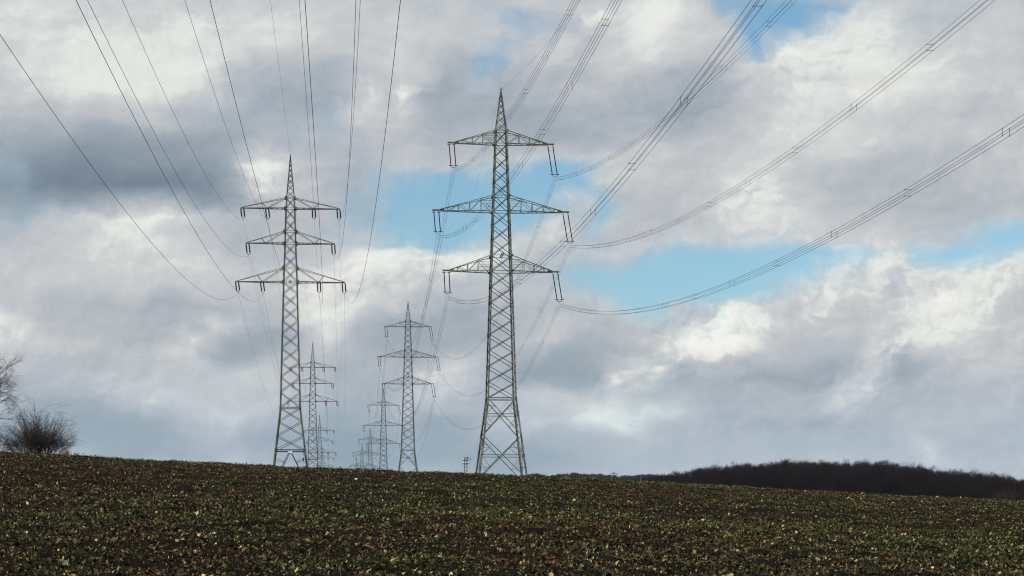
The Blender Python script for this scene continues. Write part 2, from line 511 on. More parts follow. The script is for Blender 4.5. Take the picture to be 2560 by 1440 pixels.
TY = [-5000, 0, 104, 130, 387, 520, 864, 1283, 1720, 2150, 2580, 4000, 7000, 30000]
TZ = [None, None, None, None, 16.7, 21.8, 32.6, 33.8, 42.8, 56.5, 68.0, 126., 200., 200.]

def ground_z(X, Y, fine=True):
    X = np.asarray(X, float); Y = np.asarray(Y, float)
    a, b = 0.0624, -0.0472
    Yn = np.clip(Y, -300, 130)
    near = a * Yn - 0.0021 * np.maximum(0, Yn - 100)**2
    z130 = a * 130 - 0.0021 * 900
    far = np.interp(Y, [130] + TY[4:], [z130] + TZ[4:])
    z = np.where(Y < 130, near, far)
    fade = np.interp(Y, [130, 500], [1, 0.12])
    z = z + b * np.clip(X, -160, 160) * fade
    # slight unevenness of the crest line
    z = z + 0.05 * np.sin(X * 0.21 + 1.0) * np.exp(-((Y - 104) / 25)**2)
    # wooded hill on the right
    hx = (X - 112) / 62.0; hy = (Y - 850) / 110.0
    z = z + 6.0 * np.exp(-(hx**2) - hy**2)
    if fine:
        near_f = np.interp(Y, [-20, 0, 125, 140], [0, 1, 1, 0]) * (np.abs(X) < 60)
        z = z + near_f * (0.10 * vnoise(X * 0.9 + 40, Y * 0.5 + 30, 1) + 0.13 * vnoise(X * 2.3 + 9, Y * 2.3 + 50, 2) + 0.085 * vnoise(X * 5.1, Y * 5.1 + 300, 3))
    return z

def build_ground():
    xs = np.concatenate([-np.geomspace(9000, 34, 34), np.arange(-32, 32.01, 0.21), np.geomspace(34, 9000, 34)])
    xs = np.unique(np.concatenate([xs, np.arange(40, 240, 8.0), -np.arange(40, 120, 8.0)]))
    ys = np.concatenate([[-3000, -1000, -300, -120, -60, -30, -15, -5, 5, 10, 14], np.arange(16, 112, 0.21), np.arange(112, 140, 1.0),
                         np.arange(145, 1200, 15.0), np.geomspace(1210, 20000, 30)])
    Xg, Yg = np.meshgrid(xs, ys)
    Z = ground_z(Xg, Yg)
    V = np.stack([Xg, Yg, Z], -1).reshape(-1, 3)
    nx, ny = len(xs), len(ys)
    i = np.arange(ny - 1)[:, None] * nx + np.arange(nx - 1)[None]
    i = i.ravel()
    Q = np.stack([i, i + 1, i + nx + 1, i + nx], -1)
    o = np_mesh('ground', V, Q, ground_material())
    tag(o, kind='structure')
    return o
build_ground()

# ------------------------------------------------------------------ crop leaves on the field
def build_leaves():
    def place(n, y0, y1, marg):
        # even over the wedge the camera looks across, plus a margin
        Y = rng.uniform(y0, y1, n * 2)
        w = Y * 0.2134 + marg
        keep = rng.random(n * 2) < w / (y1 * 0.2134 + marg)
        Y = Y[keep][:n]; w = w[keep][:n]
        X = rng.uniform(-1, 1, len(Y)) * w
        return X, Y
    cx_ = rng.uniform(-28, 28, 5200); cy_ = rng.uniform(97, 108, 5200)
    parts = [(cx_, cy_), place(430000, 20, 54, 3), place(520000, 54, 109, 4)]
    X = np.concatenate([p[0] for p in parts]); Y = np.concatenate([p[1] for p in parts])
    n = len(X)
    patch = vnoise(X * 0.22 + 10, Y * 0.12 + 5, 7) + 0.6 * vnoise(X * 0.8, Y * 0.4, 8)       # greener and browner patches
    clump = vnoise(X * 2.2, Y * 1.6, 9)
    # some leaves gather in clumps, the soil shows between
    keep = rng.random(n) < np.clip(0.88 + clump * 0.8, 0.25, 1)
    X = X[keep]; Y = Y[keep]; patch = patch[keep]
    # whole plants: a rosette of leaves round one crown, more of them where the field is green
    pa, pb_ = place(5200, 20, 54, 3), place(9000, 54, 109, 4)
    rx = np.concatenate([pa[0], pb_[0]]); ry = np.concatenate([pa[1], pb_[1]])
    rp = vnoise(rx * 0.22 + 10, ry * 0.12 + 5, 7) + 0.6 * vnoise(rx * 0.8, ry * 0.4, 8)
    ok = rng.random(len(rx)) < np.clip(0.42 + rp, 0.06, 1)
    rx, ry, rp = rx[ok], ry[ok], rp[ok]
    nl = 7
    n0 = len(X)
    X = np.concatenate([X, np.repeat(rx, nl)]); Y = np.concatenate([Y, np.repeat(ry, nl)]); patch = np.concatenate([patch, np.repeat(rp, nl)])
    n = len(X)
    ros = np.arange(n) >= n0
    rid = np.where(ros, (np.arange(n) - n0) // nl, 0)
    Z = ground_z(X, Y) + 0.012
    kinds = rng.random(n)
    gfrac = np.clip(0.36 + patch * 0.85 - (X < -0.02 * Y) * (Y > 60) * 0.10, 0.08, 0.8)
    green = (kinds < gfrac) | (ros & (rng.random(n) < 0.9))
    size = np.exp(rng.normal(math.log(0.0125), 0.5, n))
    size = np.where(rng.random(n) < 0.035, size * 2.0, size)
    size = np.clip(size, 0.006, 0.045)
    crest = (Y > 97) & (rng.random(n) < 0.05)
    size = np.where(crest, rng.uniform(0.02, 0.045, n), size)
    tilt = np.where(crest, rng.uniform(0.8, 1.5, n), 0) + ~crest * np.where(green, rng.uniform(0.2, 1.35, n), rng.uniform(0.0, 1.1, n))
    yaw = rng.uniform(0, 2 * math.pi, n)
    yaw = np.where(ros, rng.random(n)[rid] * 6.28 + (np.arange(n) % nl) * 6.283 / nl + rng.normal(0, 0.25, n), yaw)
    size = np.where(ros, rng.uniform(0.016, 0.034, n)[rid] * rng.uniform(0.7, 1.15, n), size)
    tilt = np.where(ros, rng.uniform(0.35, 1.15, n), tilt)
    roll = rng.normal(0, 0.5, n)
    width = size * np.where(rng.random(n) < 0.45, rng.uniform(0.15, 0.4, n), rng.uniform(0.5, 1.1, n))
    lx = np.stack([np.cos(yaw) * np.cos(tilt), np.sin(yaw) * np.cos(tilt), np.sin(tilt)], -1)
    sd = np.stack([-np.sin(yaw), np.cos(yaw), np.zeros(n)], -1)
    up = np.cross(lx, sd)
    sd = sd * np.cos(roll)[:, None] + up * np.sin(roll)[:, None]
    up = np.cross(lx, sd)
    base = np.stack([X, Y, Z + rng.uniform(0, 0.035, n)], -1)
    L = size[:, None] * 2.0
    W = width[:, None]
    curl = rng.uniform(-0.1, 0.55, n)[:, None] * W
    v0 = base
    v1 = base + lx * L * 0.42 + sd * W + up * curl
    v2 = base + lx * L * 1.0 - up * rng.uniform(-0.2, 0.4, n)[:, None] * W
    v3 = base + lx * L * 0.5 - sd * W * rng.uniform(0.7, 1.1, n)[:, None] + up * curl * 0.7
    V = np.stack([v0, v1, v2, v3], 1).reshape(-1, 3)
    i = np.arange(n) * 4
    T = np.concatenate([np.stack([i, i+1, i+2], -1), np.stack([i, i+2, i+3], -1)])
    gpal = np.array([[0.064, 0.082, 0.024], [0.102, 0.126, 0.042], [0.158, 0.180, 0.070], [0.235, 0.262, 0.125], [0.040, 0.050, 0.018], [0.18, 0.165, 0.050]])
    bpal = np.array([[0.052, 0.034, 0.020], [0.095, 0.060, 0.032], [0.175, 0.108, 0.050], [0.300, 0.195, 0.095], [0.34, 0.235, 0.075], [0.27, 0.13, 0.040], [0.030, 0.021, 0.014], [0.14, 0.11, 0.075]])
    gi = rng.choice(6, n, p=[0.26, 0.24, 0.17, 0.10, 0.15, 0.08])
    gi = np.where(ros, rng.choice(6, n, p=[0.14, 0.32, 0.28, 0.16, 0.05, 0.05])[rid], gi)
    bi = rng.choice(8, n, p=[0.26, 0.19, 0.15, 0.07, 0.04, 0.03, 0.18, 0.08])
    col = np.where(green[:, None], gpal[gi], bpal[bi]) * np.clip(np.exp(rng.normal(-0.62, 0.9, (n, 1))), 0.06, 2.1)
    col = np.concatenate([col, np.ones((n, 1))], 1)
    col = np.repeat(col, 4, 0)
    o = np_mesh('crop_leaves', V, T, M['crop'], tint=col)
    tag(o, 'low green and withered brown crop leaves covering the dark field', 'crop', kind='stuff')
build_leaves()

# ------------------------------------------------------------------ plants of bare twigs
def grow(p, d, length, rad, depth, rnd, out, spread=0.5, up=0.15, kids=(3, 5), seg=3, shrink=0.62, wob=0.18):
    """appends (p, q, r0, r1, depth) pieces"""
    pts = [p]
    r = rad
    for i in range(seg):
        d = (d + Vector((rnd.gauss(0, wob), rnd.gauss(0, wob), rnd.gauss(0, wob) + up * 0.5))).normalized()
        q = pts[-1] + d * (length / seg)
        r2 = r * 0.84
        out.append((pts[-1], q, r, r2, depth))
        pts.append(q)
        r = r2
    if depth <= 0:
        return
    for k in range(rnd.randint(*kids)):
        t = rnd.uniform(0.35, 1.0)
        i = min(int(t * seg), seg - 1)
        s0 = pts[i] + (pts[i + 1] - pts[i]) * (t * seg - i)
        ax = Vector((rnd.gauss(0, 1), rnd.gauss(0, 1), rnd.gauss(0, 0.6)))
        nd = (d + ax.normalized() * spread * rnd.uniform(0.7, 1.5)).normalized()
        grow(s0, nd, length * shrink * rnd.uniform(0.7, 1.2), r * rnd.uniform(0.58, 0.82), depth - 1, rnd, out, spread, up, kids, seg, shrink, wob)


def twig_mesh(name, pieces, mat, parent=None):
    """three sided tapering prisms"""
    P = np.array([tuple(a[0]) for a in pieces]); Q = np.array([tuple(a[1]) for a in pieces])
    r0 = np.array([a[2] for a in pieces]); r1 = np.array([a[3] for a in pieces])
    t = Q - P
    t /= np.linalg.norm(t, axis=1)[:, None] + 1e-9
    u = np.where(np.abs(t[:, 2:3]) < 0.9, np.array([[0, 0, 1.0]]), np.array([[1.0, 0, 0]]))
    a = np.cross(t, u); a /= np.linalg.norm(a, axis=1)[:, None] + 1e-9
    b = np.cross(a, t)
    V = []
    for E_, r in ((P, r0), (Q, r1)):
        for k in range(3):
            an = 2 * math.pi * k / 3
            V.append(E_ + (a * math.cos(an) + b * math.sin(an)) * r[:, None])
    V = np.stack(V, 1).reshape(-1, 3)
    i = np.arange(len(P)) * 6
    T = np.concatenate([np.stack([i + k, i + (k + 1) % 3, i + 3 + (k + 1) % 3, i + 3 + k], -1) for k in range(3)])
    return np_mesh(name, V, T, mat, parent)


def bare_tree(name, base, height, spread_w, label, cat, seed, depth=4, rad=None, group=None, kids=(4, 6), lean=0.0, up=0.12):
    rnd = random.Random(seed)
    root = empty(name, base)
    tag(root, label, cat, group)
    tr = []
    rad = rad or height * 0.022
    p = Vector((0, 0, -0.3)); d = Vector((lean, 0, 1)).normalized()
    trunk_h = height * 0.34
    for i in range(5):
        q = p + d * trunk_h / 5
        tr.append((p, q, rad * (1.15 - 0.08 * i), rad * (1.15 - 0.08 * (i + 1)), 9))
        p = q
        d = (d + Vector((rnd.gauss(0, 0.05), rnd.gauss(0, 0.05), 0.1))).normalized()
    cr = []
    nl = rnd.randint(6, 8)
    for k in range(nl):
        an = 2 * math.pi * k / nl + rnd.uniform(-0.4, 0.4)
        dd = Vector((math.cos(an) * spread_w, math.sin(an) * spread_w, rnd.uniform(0.25, 1.5))).normalized()
        sp = p - Vector((0, 0, rnd.uniform(0, trunk_h * 0.45)))
        grow(sp, dd, height * 0.36, rad * 0.55, depth, rnd, cr, 0.75, up, kids, 3, 0.62, 0.2)
    grow(p, d, height * 0.38, rad * 0.75, depth, rnd, cr, 0.7, up, kids, 3, 0.62, 0.15)
    twig_mesh('trunk', tr, M['bark'], root)
    twig_mesh('crown', cr, M['twig'], root)
    return root


def gz(x, y):
    return float(ground_z(x, y, False))


# bare tree reaching in from the left edge
bx = at(-84, 1200, 170).x
bare_tree('bare_tree', (bx, 170, gz(bx, 170)), 10.3, 1.5, 'leafless tree cut off by the edge, its twigs above the shrub', 'tree', 5, 5, 0.17, kids=(4, 5), up=0.04)

# big multi stemmed shrub on the crest
def big_shrub():
    x = at(92, 1130, 108).x
    root = empty('bare_shrub', (x, 108, gz(x, 108)))
    tag(root, 'large leafless multi-stemmed shrub with arching shoots on the field crest', 'shrub')
    rnd = random.Random(3)
    st, tw = [], []
    for k in range(290):
        rr = rnd.random() ** 0.7
        an = rnd.uniform(0, 2 * math.pi)
        p = Vector((math.cos(an) * 0.95 * rr, math.sin(an) * 0.7 * rr, -0.1))
        out = 0.10 + 0.44 * rr
        d = Vector((math.cos(an) * out, math.sin(an) * out, rnd.uniform(0.8, 1.2))).normalized()
        Ln = rnd.uniform(0.9, 2.15) * (1.15 - 0.5 * rr)
        r = rnd.uniform(0.007, 0.014)
        droop = rnd.uniform(0.04, 0.17)
        n = 7
        for i in range(n):
            q = p + d * Ln / n
            st.append((p, q, r, r * 0.85, 1)); r *= 0.85
            if i >= 2:
                for j in range(3):
                    td = (d + Vector((rnd.gauss(0, .6), rnd.gauss(0, .6), rnd.gauss(0.1, .5)))).normalized()
                    grow(q, td, rnd.uniform(0.15, 0.38), 0.0036, 1, rnd, tw, 0.7, 0.0, (1, 3), 2, 0.6, 0.25)
            p = q
            d = (d + Vector((rnd.gauss(0, .07), rnd.gauss(0, .07), -droop * (0.4 + rr)))).normalized()
    # tall arching shoots
    for sx, h, bend in ((-0.25, 2.3, 0.16), (-0.2, 2.25, 0.22), (0.0, 2.1, 0.12), (0.1, 1.9, 0.2), (0.2, 2.0, 0.24), (-0.35, 1.8, -0.2), (-0.5, 1.7, -0.24), (0.3, 1.7, 0.28), (0.4, 1.5, 0.26), (0.5, 1.4, 0.3), (-0.6, 1.5, -0.2), (0.05, 2.0, -0.05)):
        p = Vector((sx, rnd.uniform(-.3, .3), 0)); d = Vector((sx * 0.3, rnd.gauss(0, .08), 1)).normalized(); r = 0.012
        n = 16
        for i in range(n):
            q = p + d * h * 1.45 / n
            st.append((p, q, r, r * 0.9, 1)); r *= 0.9
            if i > 5 and i % 2:
                grow(q, (d + Vector((rnd.gauss(0, .5), rnd.gauss(0, .5), 0))).normalized(), 0.25, 0.003, 0, rnd, tw, 0.6, 0, (1, 2), 2)
            p = q
            d = (d + Vector((bend * (0.2 + i / n), rnd.gauss(0, .03), -0.11 * (i / n) * (1 + abs(bend) * 5) ))).normalized()
    twig_mesh('stems', st, M['stem'], root)
    twig_mesh('twigs', tw, M['twig'], root)
big_shrub()

def small_shrub(px, py, Y, h, w, label, seed, n=40, name='bare_shrub', group=None, mat='twig'):
    P = at(px, py, Y)
    z = P.z if py is not None else gz(P.x, Y)
    root = empty(name, (P.x, Y, z))
    tag(root, label, 'shrub', group)
    rnd = random.Random(seed)
    st, tw = [], []
    for k in range(n):
        an = rnd.uniform(0, 2 * math.pi); rr = rnd.random() ** 0.6
        d = Vector((math.cos(an) * rr * w / h, math.sin(an) * rr * w / h, 1)).normalized()
        grow(Vector((math.cos(an) * rr * w * 0.3, math.sin(an) * rr * w * 0.3, -0.1)), d, h * rnd.uniform(0.5, 0.8), h * 0.008, 0, rnd, st, 0.5, 0.05, (1, 2), 3)
        e = st[-1][1]
        grow(st[-2][1], d, h * 0.35, h * 0.004, 2, rnd, tw, 0.8, 0.05, (2, 4), 2)
    twig_mesh('stems', st, M['bark'], root)
    twig_mesh('twigs', tw, M[mat], root)
    return root

small_shrub(-12, 1135, 118, 1.5, 0.9, 'thin leafless shrub at the picture edge beside the large shrub', 21, 26)
small_shrub(1214, 1194, 260, 0.55, 0.8, 'low leafless shrub between the legs of the quad-cable pylon', 22, 30)
small_shrub(1346, 1199, 300, 1.1, 1.1, 'low leafless shrub just outside the foot of the quad-cable pylon', 23, 40)
small_shrub(2536, 1252, 330, 3.2, 2.4, 'dark bushy shrub in front of the end of the wooded hill', 24, 90, mat='wood')
small_shrub(2500, 1250, 335, 2.4, 2.0, 'smaller dark shrub beside the bushy one at the wood end', 25, 60, mat='wood')

tx = at(1638, 1200, 760).x
bare_tree('bare_tree', (tx, 760, 31.6), 6.3, 1.2, 'solitary round leafless tree before the start of the wooded hill', 'tree', 8, 4, 0.14, kids=(4, 6), up=0.1)

# fallen branches under the shrub
def branch(px0, py0, px1, py1, Y, r, label, seed):
    a = at(px0, py0, Y); b = at(px1, py1, Y - 0.4)
    rnd = random.Random(seed)
    root = empty('fallen_branch', a)
    tag(root, label, 'branch')
    pts = []
    n = 9
    for i in range(n):
        t = i / (n - 1)
        p = (b - a) * t + Vector((0, 0, 0.10 * math.sin(t * 2.6))) + Vector((0, rnd.gauss(0, .02), rnd.gauss(0, .015)))
        pts.append(p)
    mb = MB().tube(pts, [r * (1 - 0.75 * i / (n - 1)) for i in range(n)], 6)
    mb.build('stem', M['bark'], root, True)
    tw = []
    for i in (3, 5, 6, 8):
        grow(pts[i], Vector((0.8, 0.1, 0.6)).normalized(), 0.25, r * 0.25, 1, rnd, tw, 0.6, 0.0, (1, 3), 2)
    twig_mesh('twigs', tw, M['twig'], root)
branch(118, 1133, 177, 1114, 106.5, 0.035, 'dark dead branch leaning out of the large shrub beside dry grass', 4)
branch(32, 1130, 14, 1122, 106.5, 0.025, 'short dark stub of branch under the large shrub', 6)

def grass(px, py, Y, w, h, n, label, seed, group=None):
    P = at(px, py, Y)
    rnd = np.random.default_rng(seed)
    bx = rnd.normal(0, w * 0.4, n); by = rnd.normal(0, w * 0.4, n)
    hh = h * rnd.uniform(0.4, 1.1, n)
    lean = rnd.normal(0, 0.35, n) + bx * 0.6
    ln2 = rnd.normal(0, 0.3, n)
    r = 0.006
    B = np.stack([bx, by, np.full(n, -0.05)], -1)
    Mid = B + np.stack([lean * hh * 0.35, ln2 * hh * 0.35, hh * 0.6], -1)
    Tp = B + np.stack([lean * hh * 1.0, ln2 * hh, hh * 0.95], -1)
    side = np.array([[r, 0, 0]])
    V = np.stack([B - side, B + side, Mid - side, Mid + side, Tp], 1).reshape(-1, 3)
    i = np.arange(n) * 5
    T = np.concatenate([np.stack([i, i+1, i+3], -1), np.stack([i, i+3, i+2], -1), np.stack([i+2, i+3, i+4], -1)])
    o = np_mesh('dry_grass_tuft', V, T, M['dry'])
    o.location = P
    tag(o, label, 'grass tuft', group)
grass(165, 1134, 106.5, 0.30, 0.30, 95, 'tawny dry grass tuft at the right foot of the large shrub', 1)
grass(190, 1137, 106.5, 0.18, 0.20, 26, 'thin dark grass wisp just past the tawny tuft', 2)
grass(240, 1140, 106.0, 0.28, 0.16, 22, 'sparse pale grass wisp standing alone on the crest', 3)
grass(36, 1132, 106.5, 0.22, 0.12, 60, 'short tawny grass at the left foot of the large shrub', 4)

# fence post on the crest
P = at(1601, 1209, 108)
root = empty('wooden_post', P)
tag(root, 'short weathered wooden post standing on the crest before the wooded hill', 'post')
MB().tube([(0, 0, -0.2), (0.005, 0, 0.18), (0.012, 0, 0.34)], [0.035, 0.033, 0.030], 7).build('shaft', M['post'], root)
MB().tube([(0.012, 0, 0.341), (0.012, 0, 0.365)], [0.036, 0.030], 7).build('cap', M['bark'], root)

# white scrap on the field
P = at(890, 1207, 78)
zz = float(ground_z(P.x, 78)) + 0.02
mb = MB()
rnd = random.Random(2)
ringp = [(0.06 * math.cos(a) * rnd.uniform(.7, 1.2), 0.04 * math.sin(a), 0.01 + rnd.uniform(0, 0.03)) for a in [k * math.pi / 4 for k in range(8)]]
mb.v = [(0.02, 0, 0.06), (0, 0, -0.02)] + ringp
mb.f = [(0, 2 + k, 2 + (k + 1) % 8) for k in range(8)] + [(1, 2 + (k + 1) % 8, 2 + k) for k in range(8)]
o = mb.build('crumpled_scrap', M['white'])
o.location = (P.x, 78, zz)
tag(o, 'small crumpled white scrap lying on the dark field', 'litter')

# ------------------------------------------------------------------ woods
def forest(name, label, n, xr, yr, ztop, th, mat, seed, twigs=340, rr=0.055):
    """a mass of leafless crowns whose tops follow the line ztop(x, y)"""
    r = np.random.default_rng(seed)
    tx = xr[0] + (xr[1] - xr[0]) * ((np.arange(n) * 0.6180339887) % 1.0) + r.normal(0, 0.8, n); ty = yr[0] + (yr[1] - yr[0]) * (np.arange(n) + 0.5) / n
    top = ztop(tx, ty) + r.normal(0, 0.6, n) - 0.7 * r.random(n) ** 2 + 1.5 * vnoise(tx * 0.2, ty * 0.02, 31)
    H = th * r.uniform(0.85, 1.15, n)
    W = r.uniform(2.0, 3.6, n) * th / 14
    base = top - H
    Vs, Ts, off = [], [], 0
    # trunks
    for lvl in range(2):
        pass
    N = n * twigs
    ti = np.repeat(np.arange(n), twigs)
    hgt = r.random(N) ** 0.75
    a = r.uniform(0, 2 * math.pi, N)
    rad = np.sqrt(r.random(N)) * W[ti] * (1.02 - 0.75 * hgt ** 3)
    p = np.stack([tx[ti] + np.cos(a) * rad, ty[ti] + np.sin(a) * rad, base[ti] + H[ti] * (0.10 + 0.84 * hgt)], -1)
    ln = r.uniform(0.5, 1.9, N) * (1.1 - 0.45 * hgt) * th / 14
    d = np.stack([np.cos(a) * 0.45 + r.normal(0, .3, N), np.sin(a) * 0.45 + r.normal(0, .3, N), r.uniform(0.7, 2.0, N)], -1)
    d /= np.linalg.norm(d, axis=1)[:, None]
    q = p + d * ln[:, None]
    w = rr * r.uniform(0.5, 1.2, N) * (1.2 - 0.55 * hgt)
    sx = np.stack([w, np.zeros(N), np.zeros(N)], -1)
    sy = np.stack([-0.5 * w, 0.86 * w, np.zeros(N)], -1)
    sz = np.stack([-0.5 * w, -0.86 * w, np.zeros(N)], -1)
    V = np.stack([p + sx, p + sy, p + sz, q], 1).reshape(-1, 3)
    i = np.arange(N) * 4
    T = np.concatenate([np.stack([i, i+1, i+3], -1), np.stack([i+1, i+2, i+3], -1), np.stack([i+2, i, i+3], -1)])
    # trunks as tapering prisms
    B = np.stack([tx, ty, base - 6], -1); E_ = np.stack([tx, ty, top - 1.2], -1)
    w = 0.16 * th / 14
    tv = [B + np.array([w, 0, 0]), B + np.array([-w/2, w*.86, 0]), B + np.array([-w/2, -w*.86, 0]), E_]
    TV = np.stack(tv, 1).reshape(-1, 3)
    j = np.arange(n) * 4 + len(V)
    TT = np.concatenate([np.stack([j, j+1, j+3], -1), np.stack([j+1, j+2, j+3], -1), np.stack([j+2, j, j+3], -1)])
    o = np_mesh(name, np.concatenate([V, TV]), np.concatenate([T, TT]), mat)
    tag(o, label, 'wood', kind='stuff')
    return o

HILL_PX = [1560, 1640, 1680, 1730, 1800, 1870, 1950, 2020, 2100, 2180, 2240, 2290, 2340, 2400, 2470, 2540, 2620, 2700]
HILL_PY = [1206, 1196, 1184, 1173, 1164, 1158, 1154, 1153, 1154, 1156, 1159, 1164, 1171, 1179, 1188, 1195, 1206, 1216]
HD = 800.0
def hill_top(x, y):
    px = CX + F * x / HD
    z0 = EYE + (HY - np.interp(px, HILL_PX, HILL_PY)) * HD / F
    return z0 + (y - HD) * 0.0458 - np.maximum(0, 790 - y) * 0.10
forest('hill_wood', 'dark leafless wood covering the low hill beyond the field', 1500, (40, 190), (765, 835), hill_top, 14.0, M['wood'], 5, 330, 0.062)

def far_top(x, y):
    px = CX + F * x / 2300
    z = np.interp(px, [1318, 1335, 1350, 1375, 1410, 1440, 1480, 1510, 1545, 1580, 1620, 1660, 1720],
                  [1196, 1190, 1193, 1198, 1192, 1190, 1193, 1194, 1198, 1196, 1193, 1196, 1200])
    return EYE + (HY - z) * 2300 / F + (y - 2300) * 0.0458 + 3.4 + 0.8 * vnoise(x * 0.12, y * 0.02, 4)
forest('far_woodland', 'distant low dark woodland on the skyline beyond the field', 420, (12, 175), (2280, 2330), far_top, 22.0, M['far_wood'], 6, 260, 0.30)

# ------------------------------------------------------------------ pylons
S = 15.5
YA = F / S
ROT_R, ROT_L = math.radians(5.4), math.radians(4.5)                                  # the lines run away a little to the left
DIRV = Vector((-0.075, 1, 0))

def zr(row):                                             # height of a row of the photograph at the near pylons
    return EYE + (HY - row) / S

def lattice(mb, mbr, hw, levels, lw, bw, brace=True, step=False, xstyle='X', legs=True):
    """square tapering lattice: four angle legs and crossed bars on each face; hw(z) = half width"""
    cs = ((-1, -1), (1, -1), (1, 1), (-1, 1))
    for i in range(len(levels) - 1):
        z0, z1 = levels[i], levels[i + 1]
        a0, a1 = hw(z0), hw(z1)
        P0 = [Vector((c[0] * a0, c[1] * a0, z0)) for c in cs]
        P1 = [Vector((c[0] * a1, c[1] * a1, z1)) for c in cs]
        if legs:
            for k, c in enumerate(cs):
                (mb[k] if isinstance(mb, list) else mb).angle(P0[k], P1[k], lw, (-c[0], 0, 0), (0, -c[1], 0), lw * 0.22)
        if brace:
            for k in range(4):
                j = (k + 1) % 4
                nrm = Vector((cs[k][0] + cs[j][0], cs[k][1] + cs[j][1], 0)).normalized()
                mbr.bar(P0[k] + nrm * 0.012, P1[j] + nrm * 0.012, bw, bw * 0.5, nrm)
                mbr.bar(P0[j] - nrm * 0.075, P1[k] - nrm * 0.075, bw, bw * 0.5, nrm)

def belt(mbr, hw, z, bw):
    a = hw(z)
    cs = ((-1, -1), (1, -1), (1, 1), (-1, 1))
    for k in range(4):
        j = (k + 1) % 4
        mbr.bar((cs[k][0]*a, cs[k][1]*a, z), (cs[j][0]*a, cs[j][1]*a, z), bw, bw * 0.8)

def crossarm_right(mb, mbt, hw, z, zt, half, inner, bw, off=0.0):
    """triangular arm: two bottom chords and two top chords meeting at each tip, posts and lacing between"""
    for s in (-1, 1):
        a, at_ = hw(z), hw(zt)
        tip = half
        e = tip - 1.1
        for c in (-1, 1):
            b0 = Vector((s * a, c * a, z)); b1 = Vector((s * e, c * 0.16, z + 0.02))
            t0 = Vector((s * at_, c * at_, zt)); t1 = Vector((s * e, c * 0.16, z + 0.22))
            mb.bar(b0, b1, bw * 1.25); mb.bar(t0, t1, bw)
            ts = [0, 0.30, 0.56, 0.80] if tip < 10 else [0, 0.22, 0.43, 0.64, 0.84]
            prevb = b0; prevt = t0
            for i, t in enumerate(ts[1:]):
                pb = b0.lerp(b1, t); pt = t0.lerp(t1, t)
                mb.bar(pb, pt, bw * (0.9 if i != 0 else 0.7))
                if i % 2 == 0:
                    mb.bar(prevb, pt, bw * 0.62)
                else:
                    mb.bar(prevt, pb, bw * 0.62)
                prevb, prevt = pb, pt
            # horizontal struts by the body
            pm = t0.lerp(t1, ts[1])
            mb.bar((s * hw(pm.z), c * hw(pm.z), pm.z), pm, bw * 0.55)
            zz = (z + pm.z) / 2 + 0.1
            pq = b0.lerp(b1, ts[1]); pq = Vector((pm.x, pm.y, zz))
            mb.bar((s * hw(zz), c * hw(zz), zz), pq, bw * 0.45)
        # plan lacing under the arm
        n = 7
        for i in range(n):
            t0_, t1_ = i / n, (i + 1) / n
            A = Vector((s * a, a, z)).lerp(Vector((s * e, 0.16, z)), t0_); B = Vector((s * a, -a, z)).lerp(Vector((s * e, -0.16, z)), t1_)
            if i % 2: A.y, B.y = -A.y, -B.y
            mb.bar(A, B, bw * 0.5)
        # flat end piece
        mbt[(s + 1) // 2].box((s * (tip - 0.62), 0, z + 0.12), 1.28, 0.42, 0.20)
        mbt[(s + 1) // 2].bar((s * (tip - 1.9), 0, z + 0.16), (s * (tip - 1.25), 0, z + 0.13), 0.30, 0.24)

def crossarm_left(mb, mbt, hw, z, zt, half, inner, bw):
    for s in (-1, 1):
        a, at_ = hw(z), hw(zt)
        for c in (-1, 1):
            b0 = Vector((s * a, c * a, z)); b1 = Vector((s * half, c * 0.12, z))
            t0 = Vector((s * at_, c * at_, zt)); t1 = Vector((s * (half - 0.25), c * 0.10, z + 0.14))
            mb.bar(b0, b1, bw * 1.2, bw * 1.5); mb.bar(t0, t1, bw * 0.85)
            ti = (inner - a) / (half - a)
            pi = b0.lerp(b1, ti)
            mb.bar(t0, pi, bw * 0.8)
            pt = t0.lerp(t1, min(0.78, ti + 0.13))
            mb.bar(pi, pt, bw * 0.7)
        n = 8
        for i in range(n):
            t0_, t1_ = i / n, (i + 1) / n
            A = Vector((s * a, a, z)).lerp(Vector((s * half, 0.12, z)), t0_); B = Vector((s * a, -a, z)).lerp(Vector((s * half, -0.12, z)), t1_)
            if i % 2: A.y, B.y = -A.y, -B.y
            mb.bar(A, B, bw * 0.7)
        mbt[(s + 1) // 2].box((s * (half - 0.22), 0, z + 0.02), 0.5, 0.34, 0.16)
        if inner < half - 1.5:
            mbt[2 + (s + 1) // 2].box((s * inner, 0, z - 0.03), 0.7, 0.34, 0.18)

